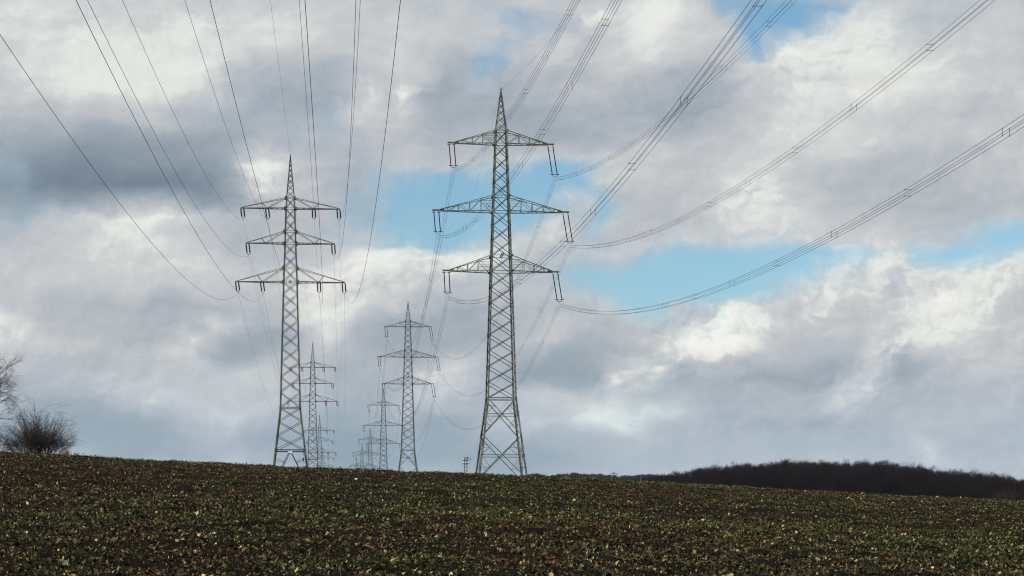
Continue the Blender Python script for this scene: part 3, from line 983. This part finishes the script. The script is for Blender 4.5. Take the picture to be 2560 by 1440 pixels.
def insulator(parent, top, bot, gap, rad, lod, rings, fittings=True):
    """two strings side by side, joined by a yoke below"""
    top = Vector(top); bot = Vector(bot)
    yb = bot + Vector((0, 0, 0.30))
    root = MB()
    # fittings: yoke bar with its two ends, hanger above
    a = yb + Vector((-gap / 2, 0, 0)); b = yb + Vector((gap / 2, 0, 0))
    root.tube([a + Vector((-0.03, 0, 0.10)), a + Vector((0.05, 0, -0.10)), b + Vector((-0.05, 0, -0.10)), b + Vector((0.03, 0, 0.10))], 0.045, 5)
    root.bar(yb + Vector((0, 0, -0.10)), bot, 0.05)
    if rings:
        for p in (a + Vector((0, 0, 0.18)), b + Vector((0, 0, 0.18))):
            root.bar(p + Vector((-0.30, 0, 0)), p + Vector((0.30, 0, 0)), 0.07, 0.13)
        if rings > 1:
            for sx in (-1, 1):
                p = top + Vector((sx * gap / 2, 0, -0.22))
                root.bar(p + Vector((-0.26, 0, 0)), p + Vector((0.26, 0, 0)), 0.07, 0.11)
    else:
        for p in (a, b):
            root.bar(p + Vector((-0.14, 0, 0.12)), p + Vector((0.14, 0, 0.12)), 0.04, 0.05)
    o = root.build('insulator_set', M['fitting'], parent)
    for sx in (-1, 1):
        p = top + Vector((sx * gap / 2, 0, 0)); q = yb + Vector((sx * gap / 2, 0, 0.10))
        n = (23 if lod == 0 else 1)
        pts, rr = [p], [0.02]
        if lod == 0:
            for k in range(n):
                t0 = 0.06 + 0.88 * k / n
                pts += [p.lerp(q, t0), p.lerp(q, t0 + 0.88 * 0.35 / n), p.lerp(q, t0 + 0.88 * 0.7 / n)]
                rr += [rad * 0.62, rad, rad * 0.62]
        else:
            pts += [p.lerp(q, 0.06), p.lerp(q, 0.94)]
            rr += [rad * 0.85] * 2
        pts.append(q); rr.append(0.02)
        MB().tube(pts, rr, 8 if lod == 0 else 5).build('insulator_string', M['insul'], o)
    return o

GROUP_R = 'pylons of the quad-cable line'
GROUP_L = 'pylons of the single-cable line'

# widths measured on the near pylons (height above which, half width)
RW = [(zr(222), 0.06), (zr(328), 0.94), (zr(360), 1.02), (zr(529), 1.40), (zr(678), 1.72), (zr(997), 2.35)]
LW = [(zr(389), 0.05), (zr(495), 0.66), (zr(521), 0.78), (zr(580), 0.90), (zr(609), 0.94), (zr(670), 1.08), (zr(705), 1.16), (zr(1020), 1.68)]

# local attachment points of the cables (x, height), as the near pylon shows them
def lx(px, c): return (px - c) / S
R_ARMS = [('top', zr(360.5), zr(328), 133.5 / S, 34), ('middle', zr(529.5), zr(491), 171.5 / S, 39), ('lower', zr(679.5), zr(641), 146 / S, 39)]
R_ATT = {'top left': (lx(1132.5, 1251.5), zr(425)), 'top right': (lx(1387, 1251.5), zr(443)), 'middle left': (lx(1094.5, 1252), zr(590)), 'middle right': (lx(1426, 1252), zr(610)),
         'lower left': (lx(1119, 1252.5), zr(741)), 'lower right': (lx(1400, 1252.5), zr(757))}
L_ARMS = [('top', zr(521.5), zr(495), 123.5 / S), ('middle', zr(609), zr(579), 110.5 / S), ('lower', zr(705.5), zr(670), 136.5 / S)]
L_ATT = {'top outer left': (lx(609, 726), zr(550)), 'top inner left': (lx(670.5, 726), zr(551)), 'top inner right': (lx(785, 726), zr(550)), 'top outer right': (lx(847.5, 726), zr(550)),
         'middle left': (lx(622, 726), zr(641)), 'middle right': (lx(834, 726), zr(640)),
         'lower outer left': (lx(596, 726), zr(734)), 'lower inner left': (lx(658, 726), zr(735)), 'lower inner right': (lx(798, 726), zr(735)), 'lower outer right': (lx(860.5, 726), zr(736))}

class Pylon:
    pass

def pylon(kind, xc, ytop, r, label, lod, waist_drop=None):
    """kind 'R' or 'L'; xc, ytop: photo pixel of the tip; r: size against the near pylon"""
    Y = YA / r
    X = (xc - CX) * Y / F
    topz = EYE + (HY - ytop) * Y / F
    ref_top = zr(222) if kind == 'R' else zr(389)
    dzz = topz - ref_top                                  # everything below the tip moves with it
    gzv = gz(X, Y)
    ROT = ROT_R if kind == 'R' else ROT_L
    root = empty('lattice_pylon', (X, Y, gzv), ROT)
    tag(root, label, 'pylon', GROUP_R if kind == 'R' else GROUP_L)
    o = dzz - gzv                                         # photo heights -> local heights
    table = RW if kind == 'R' else LW
    hs = [h + o for h, w in table][::-1]; ws = [w for h, w in table][::-1]
    waist0 = hs[0]
    low_arm = (R_ARMS if kind == 'R' else L_ARMS)[2][1] + o
    waist = waist0 - (waist_drop or 0)
    slope_up = (ws[1] - ws[0]) / (hs[1] - hs[0])
    wwaist = ws[0] - (waist0 - waist) * abs(slope_up) * -1
    leg_slope = 0.126 if kind == 'R' else 0.115
    def hw(z):
        if z >= waist0:
            return float(np.interp(z, hs, ws))
        if z >= waist:
            return ws[0] + (waist0 - z) * abs(slope_up)
        return wwaist + (waist - z) * leg_slope
    steel = M['steel'] if kind == 'R' else M['steel_left']
    lwd = 0.24 if kind == 'R' else 0.21
    bw = 0.098 if kind == 'R' else 0.082
    tipz = hs[-1]
    # ---- peak
    b, br = MB(), MB()
    if kind == 'R':
        arm_t = zr(328) + o
        lv = [arm_t + (tipz - 0.35 - arm_t) * t for t in (0, .19, .37, .53, .68, .81, .91, 1)]
        lattice(b, br, hw, lv, lwd * 0.62, bw * 0.7)
        belt(br, hw, arm_t + (tipz - arm_t) * 0.78, bw * 0.7)
    else:
        arm_t = zr(495) + o
        lv = [arm_t + (tipz - arm_t) * t for t in (0, .16, .31, .45, .58, .70, .81, .90, 0.97)]
        lattice(b, br, hw, lv, lwd * 0.62, bw * 0.75)
        b.box((0, 0, tipz - 0.1), 0.16, 0.16, 0.5)
    pk = b.build('peak', steel, root)
    br.build('bracing', M['brace'], pk)
    if kind == 'R':
        f = MB().ring((0, 0, tipz + 0.03), 0.15, 0.045, 12, 'xz')
        f.bar((-0.12, 0, tipz - 0.35), (0.12, 0, tipz - 0.35), 0.06)
        f.bar((0, 0, tipz - 0.45), (0, 0, tipz - 0.12), 0.09)
        f.bar((0.05, 0, tipz - 0.05), (0.40, 0, tipz - 0.10), 0.06)
        f.build('wire_clamp', M['fitting'], root)
    # ---- body
    b, br = [MB() for _ in range(4)], MB()
    if kind == 'R':
        rows = [328, 360.5, 394, 426, 458.5, 491, 529.5, 566, 603, 641, 679.5, 719, 759, 799, 838.5, 878, 917.5, 957, 997]
    else:
        rows = [495, 521.5, 550, 579, 609, 639, 670, 705.5, 736, 768, 801, 835, 870, 906, 943, 981, 1020]
    lv = [zr(x) + o for x in rows][::-1]
    if waist_drop:
        k = max(1, round(waist_drop / 2.6))
        lv = [waist + waist_drop * i / k for i in range(k)] + lv
    lattice(b, br, hw, lv, lwd, bw)
    for arm in (R_ARMS if kind == 'R' else L_ARMS):
        for zz in (arm[1] + o, arm[2] + o):
            belt(br, hw, zz, bw * 1.0)
            if lod < 2:                                   # gusset plates at the arm roots
                a = hw(zz)
                for kc, (sx, sy) in enumerate(((-1, -1), (1, -1), (1, 1), (-1, 1))):
                    b[kc].box((sx * (a + 0.01), sy * (a + 0.03), zz), 0.42 if kind == 'L' else 0.34, 0.05, 0.46)
    wb = MB()
    belt(wb, hw, waist, bw * 2.2)
    wb.build('waist_belt', steel, root)
    # climbing rungs on two legs
    if lod == 0:
        z = lv[0] + 0.1
        while z < lv[-1]:
            a = hw(z)
            b[3].bar((-a - 0.17, a, z), (-a, a, z), 0.028)
            b[1].bar((a, -a, z + 0.2), (a + 0.17, -a, z + 0.2), 0.028)
            z += 0.42 if kind == 'L' else 0.6
    for q_ in b:
        q_.build('corner_post', steel, root)
    br.build('bracing', M['brace'], root)
    # ---- legs below the waist, each a part of its own
    cs = ((-1, -1), (1, -1), (1, 1), (-1, 1))
    for k, c in enumerate(cs):
        lg = MB()
        a0, a1 = hw(-0.4), hw(waist)
        lg.angle((c[0]*a0, c[1]*a0, -0.4), (c[0]*a1, c[1]*a1, waist), lwd * 1.25, (-c[0], 0, 0), (0, -c[1], 0), lwd * 0.25)
        lo = lg.build('leg', steel, root)
        if lod == 0:
            if k in (1, 3):
                rg = MB()
                z = 0.9
                while z < waist:
                    a = hw(z)
                    rg.bar((c[0] * a, c[1] * a, z), (c[0] * (a + 0.17), c[1] * a, z), 0.028)
                    z += 0.42 if kind == 'L' else 0.6
                tag(rg.build('climbing_rungs', steel, lo), kind='stuff')
            fb = MB()
            fb.tube([(c[0]*a0, c[1]*a0, -0.5), (c[0]*a0, c[1]*a0, 0.35)], [0.55, 0.45], 12)
            fb.build('footing', M['concrete'], lo)
    br = MB()
    if kind == 'R':
        pans = [waist, waist - 6.05, waist - 13.3]
        nx = len([p for p in pans if p > 0.8])
        lvl = [p for p in pans if p > 0.8]
        if lvl[-1] > 2.0:
            lvl.append(0.3)
        else:
            lvl[-1] = 0.3
        for i in range(len(lvl) - 1):
            z1, z0 = lvl[i], lvl[i + 1]
            a0, a1 = hw(z0), hw(z1)
            t = a1 / (a0 + a1)
            zm = z1 + (z0 - z1) * t                       # where the diagonals cross
            am = hw(zm)
            for k in range(4):
                j = (k + 1) % 4
                nrm = Vector((cs[k][0] + cs[j][0], cs[k][1] + cs[j][1], 0)).normalized()
                A0 = Vector((cs[k][0]*a0, cs[k][1]*a0, z0)); B0 = Vector((cs[j][0]*a0, cs[j][1]*a0, z0))
                A1 = Vector((cs[k][0]*a1, cs[k][1]*a1, z1)); B1 = Vector((cs[j][0]*a1, cs[j][1]*a1, z1))
                br.bar(A0, B1, bw * 1.35, bw * 0.7, nrm); br.bar(B0 - nrm * 0.1, A1 - nrm * 0.1, bw * 1.35, bw * 0.7, nrm)
                Am = Vector((cs[k][0]*am, cs[k][1]*am, zm)); Bm = Vector((cs[j][0]*am, cs[j][1]*am, zm))
                br.bar(Am, Bm, bw * 1.1, bw * 0.7, nrm)
                X_ = (Am + Bm) / 2
                # secondary members in the four side triangles
                for leg0, leg1 in ((A0, A1), (B0, B1)):
                    legm = Am if leg0 is A0 else Bm
                    for end, mid in ((leg1, legm), (leg0, legm)):
                        h1 = end.lerp(X_, 0.5)
                        lz = (h1.z - leg0.z) / (leg1.z - leg0.z)
                        pl = leg0.lerp(leg1, lz)
                        br.bar(pl, h1, bw * 0.62, bw * 0.5, nrm)
                        br.bar(h1, mid, bw * 0.62, bw * 0.5, nrm)
    else:
        zb = waist - 6.9                                  # second belt
        z = waist
        if zb > 1.5:
            lv2 = [waist - 6.9 * t for t in (0, .32, .66, 1)][::-1]
            lattice(MB(), br, hw, lv2, 0.1, bw, legs=False)
            z0 = 0.2; z1 = zb
        else:
            z0 = 0.2; z1 = waist
        a0, a1 = hw(z0), hw(z1)
        for k in range(4):
            j = (k + 1) % 4
            nrm = Vector((cs[k][0] + cs[j][0], cs[k][1] + cs[j][1], 0)).normalized()
            A1 = Vector((cs[k][0]*a1, cs[k][1]*a1, z1)); B1 = Vector((cs[j][0]*a1, cs[j][1]*a1, z1))
            A0 = Vector((cs[k][0]*a0, cs[k][1]*a0, z0)); B0 = Vector((cs[j][0]*a0, cs[j][1]*a0, z0))
            Mx = (A1 + B1) / 2
            br.bar(A1, B1, bw * 2.2, bw * 1.2, nrm)
            br.bar(Mx, A0, bw * 1.3, bw * 0.8, nrm); br.bar(Mx, B0, bw * 1.3, bw * 0.8, nrm)
            for E0, E1 in ((A0, A1), (B0, B1)):
                for t in (0.18, 0.38, 0.58, 0.78):
                    m_ = Mx.lerp(E0, t + 0.1)
                    l_ = E1.lerp(E0, t)
                    l2 = E1.lerp(E0, t + 0.1)
                    br.bar(l_.lerp(l_, 0) - Vector((0, 0, 0)), m_, bw * 0.6, bw * 0.5, nrm)
                    br.bar(l2, m_, bw * 0.5, bw * 0.5, nrm)
    br.build('leg_bracing', M['steel'] if kind == 'R' and lod == 0 else M['brace'], root)
    # ---- crossarms with their insulators
    P = Pylon()
    P.root, P.X, P.Y, P.off, P.kind = root, X, Y, dzz, kind
    arms = {}
    if kind == 'R':
        for nm, z, zt, half, _ in R_ARMS:
            mb, mt = MB(), [MB(), MB()]
            crossarm_right(mb, mt, hw, z + o, zt + o, half, 0, bw * 1.05)
            ao = mb.build('crossarm', steel, root)
            for q_ in mt:
                q_.build('arm_tip', M['tip'], ao)
            arms[nm] = (z + o, half)
    else:
        for nm, z, zt, half in L_ARMS:
            inner = {'top': 58 / S, 'middle': 62 / S, 'lower': 70 / S}[nm]
            mb, mt = MB(), [MB(), MB(), MB(), MB()]
            crossarm_left(mb, mt, hw, z + o, zt + o, half, inner, bw * 1.0)
            ao = mb.build('crossarm', steel, root)
            for q_ in mt[:2]:
                q_.build('arm_tip', M['tip'], ao)
            for q_ in mt[2:]:
                if q_.v:
                    q_.build('hanger_plate', M['tip'], ao)
            arms[nm] = (z + o, half)
    for key, (ax, az_) in (R_ATT if kind == 'R' else L_ATT).items():
        nm = key.split()[0]
        z, half = arms[nm]
        s = -1 if 'left' in key else 1
        if kind == 'R':
            tx_ = s * (half - 0.62)
            insulator(root, (tx_, 0, z + 0.0), (ax, 0, az_ + o + 0.12), 0.80, 0.105, min(lod, 1), 2 if s < 0 else 1)
        else:
            if nm == 'middle' or 'outer' in key:
                tx_ = s * (half - 0.24)
            else:
                tx_ = s * {'top': 58 / S, 'lower': 71 / S}[nm]
            insulator(root, (tx_, 0, z - 0.05), (ax, 0, az_ + o + 0.05), 0.48, 0.135, min(lod, 1), 0)
    # ---- plates
    if kind == 'R':
        zz = zr(642) + o
        a = hw(zz)
        m_ = MB()
        for dx_ in (-0.13, 0.13):
            m_.bar((dx_ - 0.2 + 0.0, -a - 0.08, zz - 0.42), (dx_ + 0.16, -a - 0.08, zz + 0.36), 0.16, 0.05, (0, 1, 0))
        m_.bar((-0.34, -a - 0.09, zz - 0.42), (0.0, -a - 0.09, zz - 0.42), 0.08)
        m_.bar((0.0, -a - 0.09, zz + 0.36), (0.32, -a - 0.09, zz + 0.36), 0.08)
        m_.build('hanger_bracket', M['darkbox'], root)
    elif lod == 0:
        zz = zr(1134) + o
        a = hw(zz)
        MB().box((0.02, -a - 0.09, zz + 0.15), 0.62, 0.03, 0.36).build('warning_plate', M['plate'], root)
        zz = zr(1151) + o
        a = hw(zz)
        MB().box((a - 0.55, -a - 0.16, zz), 0.22, 0.18, 0.42).box((a - 0.55, -a - 0.16, zz + 0.25), 0.15, 0.12, 0.08).build('junction_box', M['darkbox'], root)
        zz = zr(705.5) + o
        MB().bar((-0.12, -hw(zz) - 0.1, zz - 0.25), (-0.12, -hw(zz) - 0.1, zz + 0.25), 0.10).bar((0.12, -hw(zz) - 0.1, zz - 0.25), (0.12, -hw(zz) - 0.1, zz + 0.25), 0.10).bar((-0.2, -hw(zz) - 0.1, zz - 0.2), (0.2, -hw(zz) - 0.1, zz - 0.2), 0.08).build('cable_bracket', M['darkbox'], root)
    rot = Matrix.Rotation(ROT, 3, 'Z')
    def world(x, z_photo):
        v = rot @ Vector((x, 0, 0))
        return Vector((X + v.x, Y + v.y, z_photo + dzz))
    P.att = {k: world(v[0], v[1]) for k, v in (R_ATT if kind == 'R' else L_ATT).items()}
    P.att['tip'] = world(0, (zr(222) if kind == 'R' else zr(389)) - 0.05)
    if kind == 'L':
        P.att['centre'] = world(0, zr(704))
    return P

ORD = ['nearest', 'second', 'third', 'fourth', 'fifth', 'sixth']
R_SPEC = [(1252.3, 222, 1.0, 0), (1020, 755, .448, 3.4), (958.7, 971.5, .3016, 3.4), (925.5, 1068.5, .225, 3.4), (905, 1107.5, .180, 3.4), (891.5, 1146, .150, 3.4)]
L_SPEC = [(726, 389, 1.0, 0), (781.8, 857, .462, 0), (799, 1036.5, .300, 0), (807.5, 1116, .216, 0)]
R_LAB = ['tall grey-green lattice pylon with three wide crossarms and quad cables, biggest one in view',
         'second pylon of the quad-cable row, standing clear between the two big ones',
         'third pylon of the quad-cable row, lower left of the second',
         'fourth pylon of the quad-cable row, partly overlapped by the third',
         'fifth pylon of the quad-cable row, small and pale near the crest',
         'sixth and farthest pylon of the quad-cable row, only its tip above the crest']
L_LAB = ['big dark lattice pylon with ten short insulator sets and single cables',
         'second pylon of the single-cable row, overlapping the big one',
         'third pylon of the single-cable row, small, right behind the second',
         'fourth and farthest pylon of the single-cable row, mostly below the crest']
RP = [pylon('R', x, y, r, R_LAB[i], 0 if i == 0 else (1 if i < 3 else 2), wd) for i, (x, y, r, wd) in enumerate(R_SPEC)]
LP = [pylon('L', x, y, r, L_LAB[i], 0 if i == 0 else (1 if i < 2 else 2), wd) for i, (x, y, r, wd) in enumerate(L_SPEC)]

# ------------------------------------------------------------------ cables
def catenary(A, D, sag, side, n, t1=1.0):
    """points from A along D; hangs sag below the chord and is blown sideways a little"""
    out_ = []
    for i in range(n + 1):
        t = t1 * i / n
        q = 4 * t * (1 - t)
        out_.append(A + D * t + Vector((side * q, 0, -sag * q)))
    return out_

WR = 0.0145
def bundle(A, D, sag, side, label, group, n, spacers, sep=0.40, wr=None):
    root = empty('cable_bundle', A)
    tag(root, label, 'power cable', group)
    pts = catenary(Vector((0, 0, 0)), D, sag, side, n)
    h = Vector((D.y, -D.x, 0)).normalized() * (sep / 2)
    for sx in (-1, 1):
        for sz in (0.0, -1.0):
            off = h * sx + Vector((0, 0, sz * sep))
            MB().tube([p + off for p in pts], wr or WR, 4, False).build('wire', M['wire'], root, True)
    if spacers:
        N = 20
        for k in range(N):
            t = (k + 0.45) / N
            q = 4 * t * (1 - t)
            p = D * t + Vector((side * q, 0, -sag * q))
            ends = [h, -h, h - Vector((0, 0, sep)), -h - Vector((0, 0, sep))]
            pr = ((0, 1), (2, 3)) if k % 2 == 0 else ((0, 2), (1, 3))
            for a, b in pr:
                m_ = MB().bar(p + ends[a], p + ends[b], 0.022)
                for e in (a, b):
                    m_.box(tuple(p + ends[e]), 0.05, 0.08, 0.055)
                m_.build('spacer', M['wire'], root)
    return root

def single(A, D, sag, side, label, group, n, r=WR):
    mb = MB().tube(catenary(Vector((0, 0, 0)), D, sag, side, n), r, 5, False)
    o = mb.build('power_cable', M['wire'], None, True)
    o.location = A
    tag(o, label, 'power cable', group)
    return o

GR = 'quad cable bundles of the line'
GL = 'single cables of the line'
# spans that come forward over the field and over the camera
R0 = {'top left': (15.11, -.37), 'top right': (14.5, -.17), 'middle left': (14.31, -.15), 'middle right': (14.17, -.44), 'lower left': (13.73, .02), 'lower right': (14.08, -.2)}
D0R = Vector((34.39, -447, -12.48))
for k, (sg, sd) in R0.items():
    bundle(RP[0].att[k], D0R, sg, sd, f'four-wire bundle coming overhead from the {k} arm of the biggest pylon', GR, 90, True)
single(RP[0].att['tip'], D0R, 14.3, .53, 'lone earth wire coming forward from the tip of the biggest pylon', 'earth wires', 90, 0.010)
L0 = {'top outer left': (11.85, 1.59), 'top inner left': (10.64, 1.09), 'middle left': (11.43, 1.3), 'lower outer left': (11.6, 1.6), 'lower inner left': (11.76, 1.57),
      'centre': (11.67, 1.87), 'top inner right': (11.74, 1.05), 'top outer right': (11.5, .78), 'middle right': (12.12, 1.14), 'lower inner right': (12.02, 1.37), 'lower outer right': (11.88, .94)}
D0L = Vector((33.21, -447, -21.8))
for k, (sg, sd) in L0.items():
    lab = 'thin cable coming overhead from the body of the big dark pylon' if k == 'centre' else f'single cable coming overhead from the {k} insulator of the big dark pylon'
    single(LP[0].att[k], D0L, sg, sd, lab, GL, 110)
single(LP[0].att['tip'], D0L, 11.58, 1.68, 'lone earth wire coming forward from the tip of the big dark pylon', 'earth wires', 110, 0.010)
# spans from pylon to pylon
for i in range(5):
    a, b = RP[i], RP[i + 1]
    span = (b.Y - a.Y)
    sg = 15.3 * (span / 477) ** 2
    for k in R0:
        bundle(a.att[k], b.att[k] - a.att[k], sg, 0.9, f'four-wire bundle at the {k} arms, {ORD[i]} to {ORD[i+1]} quad-cable pylon', GR, 48, i == 0, wr=0.0105)
    single(a.att['tip'], b.att['tip'] - a.att['tip'], sg * 0.8, 0.9, f'earth wire from the {ORD[i]} to the {ORD[i+1]} quad-cable pylon tip', 'earth wires', 40, 0.010)
for i in range(3):
    a, b = LP[i], LP[i + 1]
    span = (b.Y - a.Y)
    sg = 12.0 * (span / 451) ** 2
    for k in L0:
        lab = f'thin central cable, {ORD[i]} to {ORD[i+1]} single-cable pylon' if k == 'centre' else f'cable at the {k} insulators, {ORD[i]} to {ORD[i+1]} single-cable pylon'
        single(a.att[k], b.att[k] - a.att[k], sg, 1.0, lab, GL, 44, 0.0125)
    single(a.att['tip'], b.att['tip'] - a.att['tip'], sg * 0.85, 1.0, f'earth wire from the {ORD[i]} to the {ORD[i+1]} single-cable pylon tip', 'earth wires', 40, 0.010)

# ------------------------------------------------------------------ radio mast and a far pylon
def radio_mast():
    Y = 1500.0
    k = Y / F
    P = at(1164, 1200, Y)
    g0 = gz(P.x, Y)
    top = EYE + (HY - 1143.5) * k - g0
    root = empty('radio_mast', (P.x, Y, g0))
    tag(root, 'small distant lattice radio mast with two round antenna platforms', 'radio mast')
    hx = 3.4 * k
    mb = MB()
    z1 = top - 0.6
    for sx in (-1, 1):
        for sy in (-1, 1):
            mb.tube([(sx * hx, sy * hx, -1), (sx * hx, sy * hx, z1)], 0.26, 6)
    z = 0
    i = 0
    while z < z1 - 1.5:
        for sy in (-1, 1):
            mb.bar((-hx, sy * hx, z), (hx, sy * hx, z), 0.18)
            if i % 2: mb.bar((-hx, sy * hx, z), (hx, sy * hx, z + 1.9), 0.12)
            mb.bar((sy * hx, -hx, z), (sy * hx, hx, z), 0.18)
        z += 1.9
        i += 1
    mb.build('mast_frame', M['mast'], root)
    for row, R_ in ((1159.3, 2.15), (1150.5, 2.35), (1144, 2.2)):
        zz = EYE + (HY - row) * k - g0
        d = MB()
        d.tube([(0, 0, zz - 0.12), (0, 0, zz + 0.12)], [R_, R_], 20)
        if row > 1145:
            for q in range(12):
                a = q * math.pi / 6
                d.bar((math.cos(a)*R_, math.sin(a)*R_, zz), (math.cos(a)*R_, math.sin(a)*R_, zz + 1.5), 0.08)
        d.build('platform', M['mast'], root)
    def ant(px, row, w, h, mat, name='panel_antenna', y=-2.3):
        zz = EYE + (HY - row) * k - g0
        MB().box(((px - 1164) * k, y, zz), w, 0.35, h).bar(((px - 1164) * k, y + 0.3, zz - h/2), ((px - 1164) * k, y + 0.3, zz + h/2), 0.1).build(name, mat, root)
    for px, row, w, h, mt in ((1158.7, 1147, 0.95, 1.2, 'plate'), (1153.4, 1148.5, 0.35, 0.95, 'plate'), (1162, 1148, 0.7, 1.5, 'red'), (1165, 1146.5, 0.4, 1.0, 'plate'),
                              (1157, 1156.5, 0.45, 1.0, 'plate'), (1159.6, 1157.5, 0.35, 0.7, 'plate'), (1164.3, 1155.5, 0.4, 1.2, 'plate'), (1171, 1156, 0.5, 1.1, 'plate'),
                              (1168, 1147, 0.9, 0.7, 'mast'), (1167, 1154, 0.5, 1.3, 'mast')):
        ant(px, row, w, h, M[mt])
    zz = EYE + (HY - 1147.5) * k - g0
    MB().tube([(11.4 * k, -0.3, zz), (12.6 * k, -0.3, zz)], [0.75, 0.55], 14).build('dish_antenna', M['mast'], root)
radio_mast()

def far_pylon():
    Y = 3600.0
    k = Y / F
    P = at(1534.5, 1200, Y)
    g0 = gz(P.x, Y)
    top = EYE + (HY - 1177.5) * k - g0
    root = empty('lattice_pylon', (P.x, Y, g0), 0.2)
    tag(root, 'tiny far-off pylon poking above the distant woodland skyline', 'pylon')
    hwf = lambda z: 0.2 + (top - z) * 0.055
    mb = MB(); br = MB()
    lattice(mb, br, hwf, [top * t for t in (0, .12, .24, .36, .47, .57, .66, .74, .81, .87, .93, .98)], 0.5, 0.22)
    b = mb.build('body', M['brace'], root)
    br.build('bracing', M['brace'], b)
    for row, half in ((1183.8, 5.0), (1188.2, 7.8)):
        zz = EYE + (HY - row) * k - g0
        m_ = MB().bar((-half, 0, zz), (half, 0, zz), 0.5)
        for s in (-1, 1):
            m_.bar((s * half, 0, zz), (s * 0.5, 0, zz + 2.2), 0.3)
        m_.build('crossarm', M['brace'], root)
far_pylon()

# thin far mast on the crest line
Y = 1900.0
P = at(1081.5, 1200, Y)
g0 = gz(P.x, Y)
root = empty('thin_mast', (P.x, Y, g0))
tag(root, 'tiny thin mast on the horizon between radio mast and second quad-cable pylon', 'mast')
h = EYE + (HY - 1174) * Y / F - g0
MB().tube([(0, 0, 0), (0, 0, h * 0.7), (0, 0, h)], [0.5, 0.3, 0.16], 6).build('pole', M['mast'], root)
MB().bar((-1.1, 0, h * 0.93), (1.1, 0, h * 0.93), 0.2).build('crossbar', M['mast'], root)

# ------------------------------------------------------------------ the air: far things fade to pale blue
def haze():
    mb = MB().box((0, 8500, 91), 18400, 23400, 242)
    m = bpy.data.materials.new('air')
    m.use_nodes = True
    nt = m.node_tree
    nt.nodes.clear()
    v = nt.nodes.new('ShaderNodeVolumePrincipled')
    v.inputs['Color'].default_value = (0.80, 0.90, 1.0, 1)
    v.inputs['Density'].default_value = 0.000022
    v.inputs['Anisotropy'].default_value = 0.2
    o_ = nt.nodes.new('ShaderNodeOutputMaterial')
    nt.links.new(v.outputs[0], o_.inputs['Volume'])
    o = mb.build('haze', m)
    o['kind'] = 'stuff'
haze()
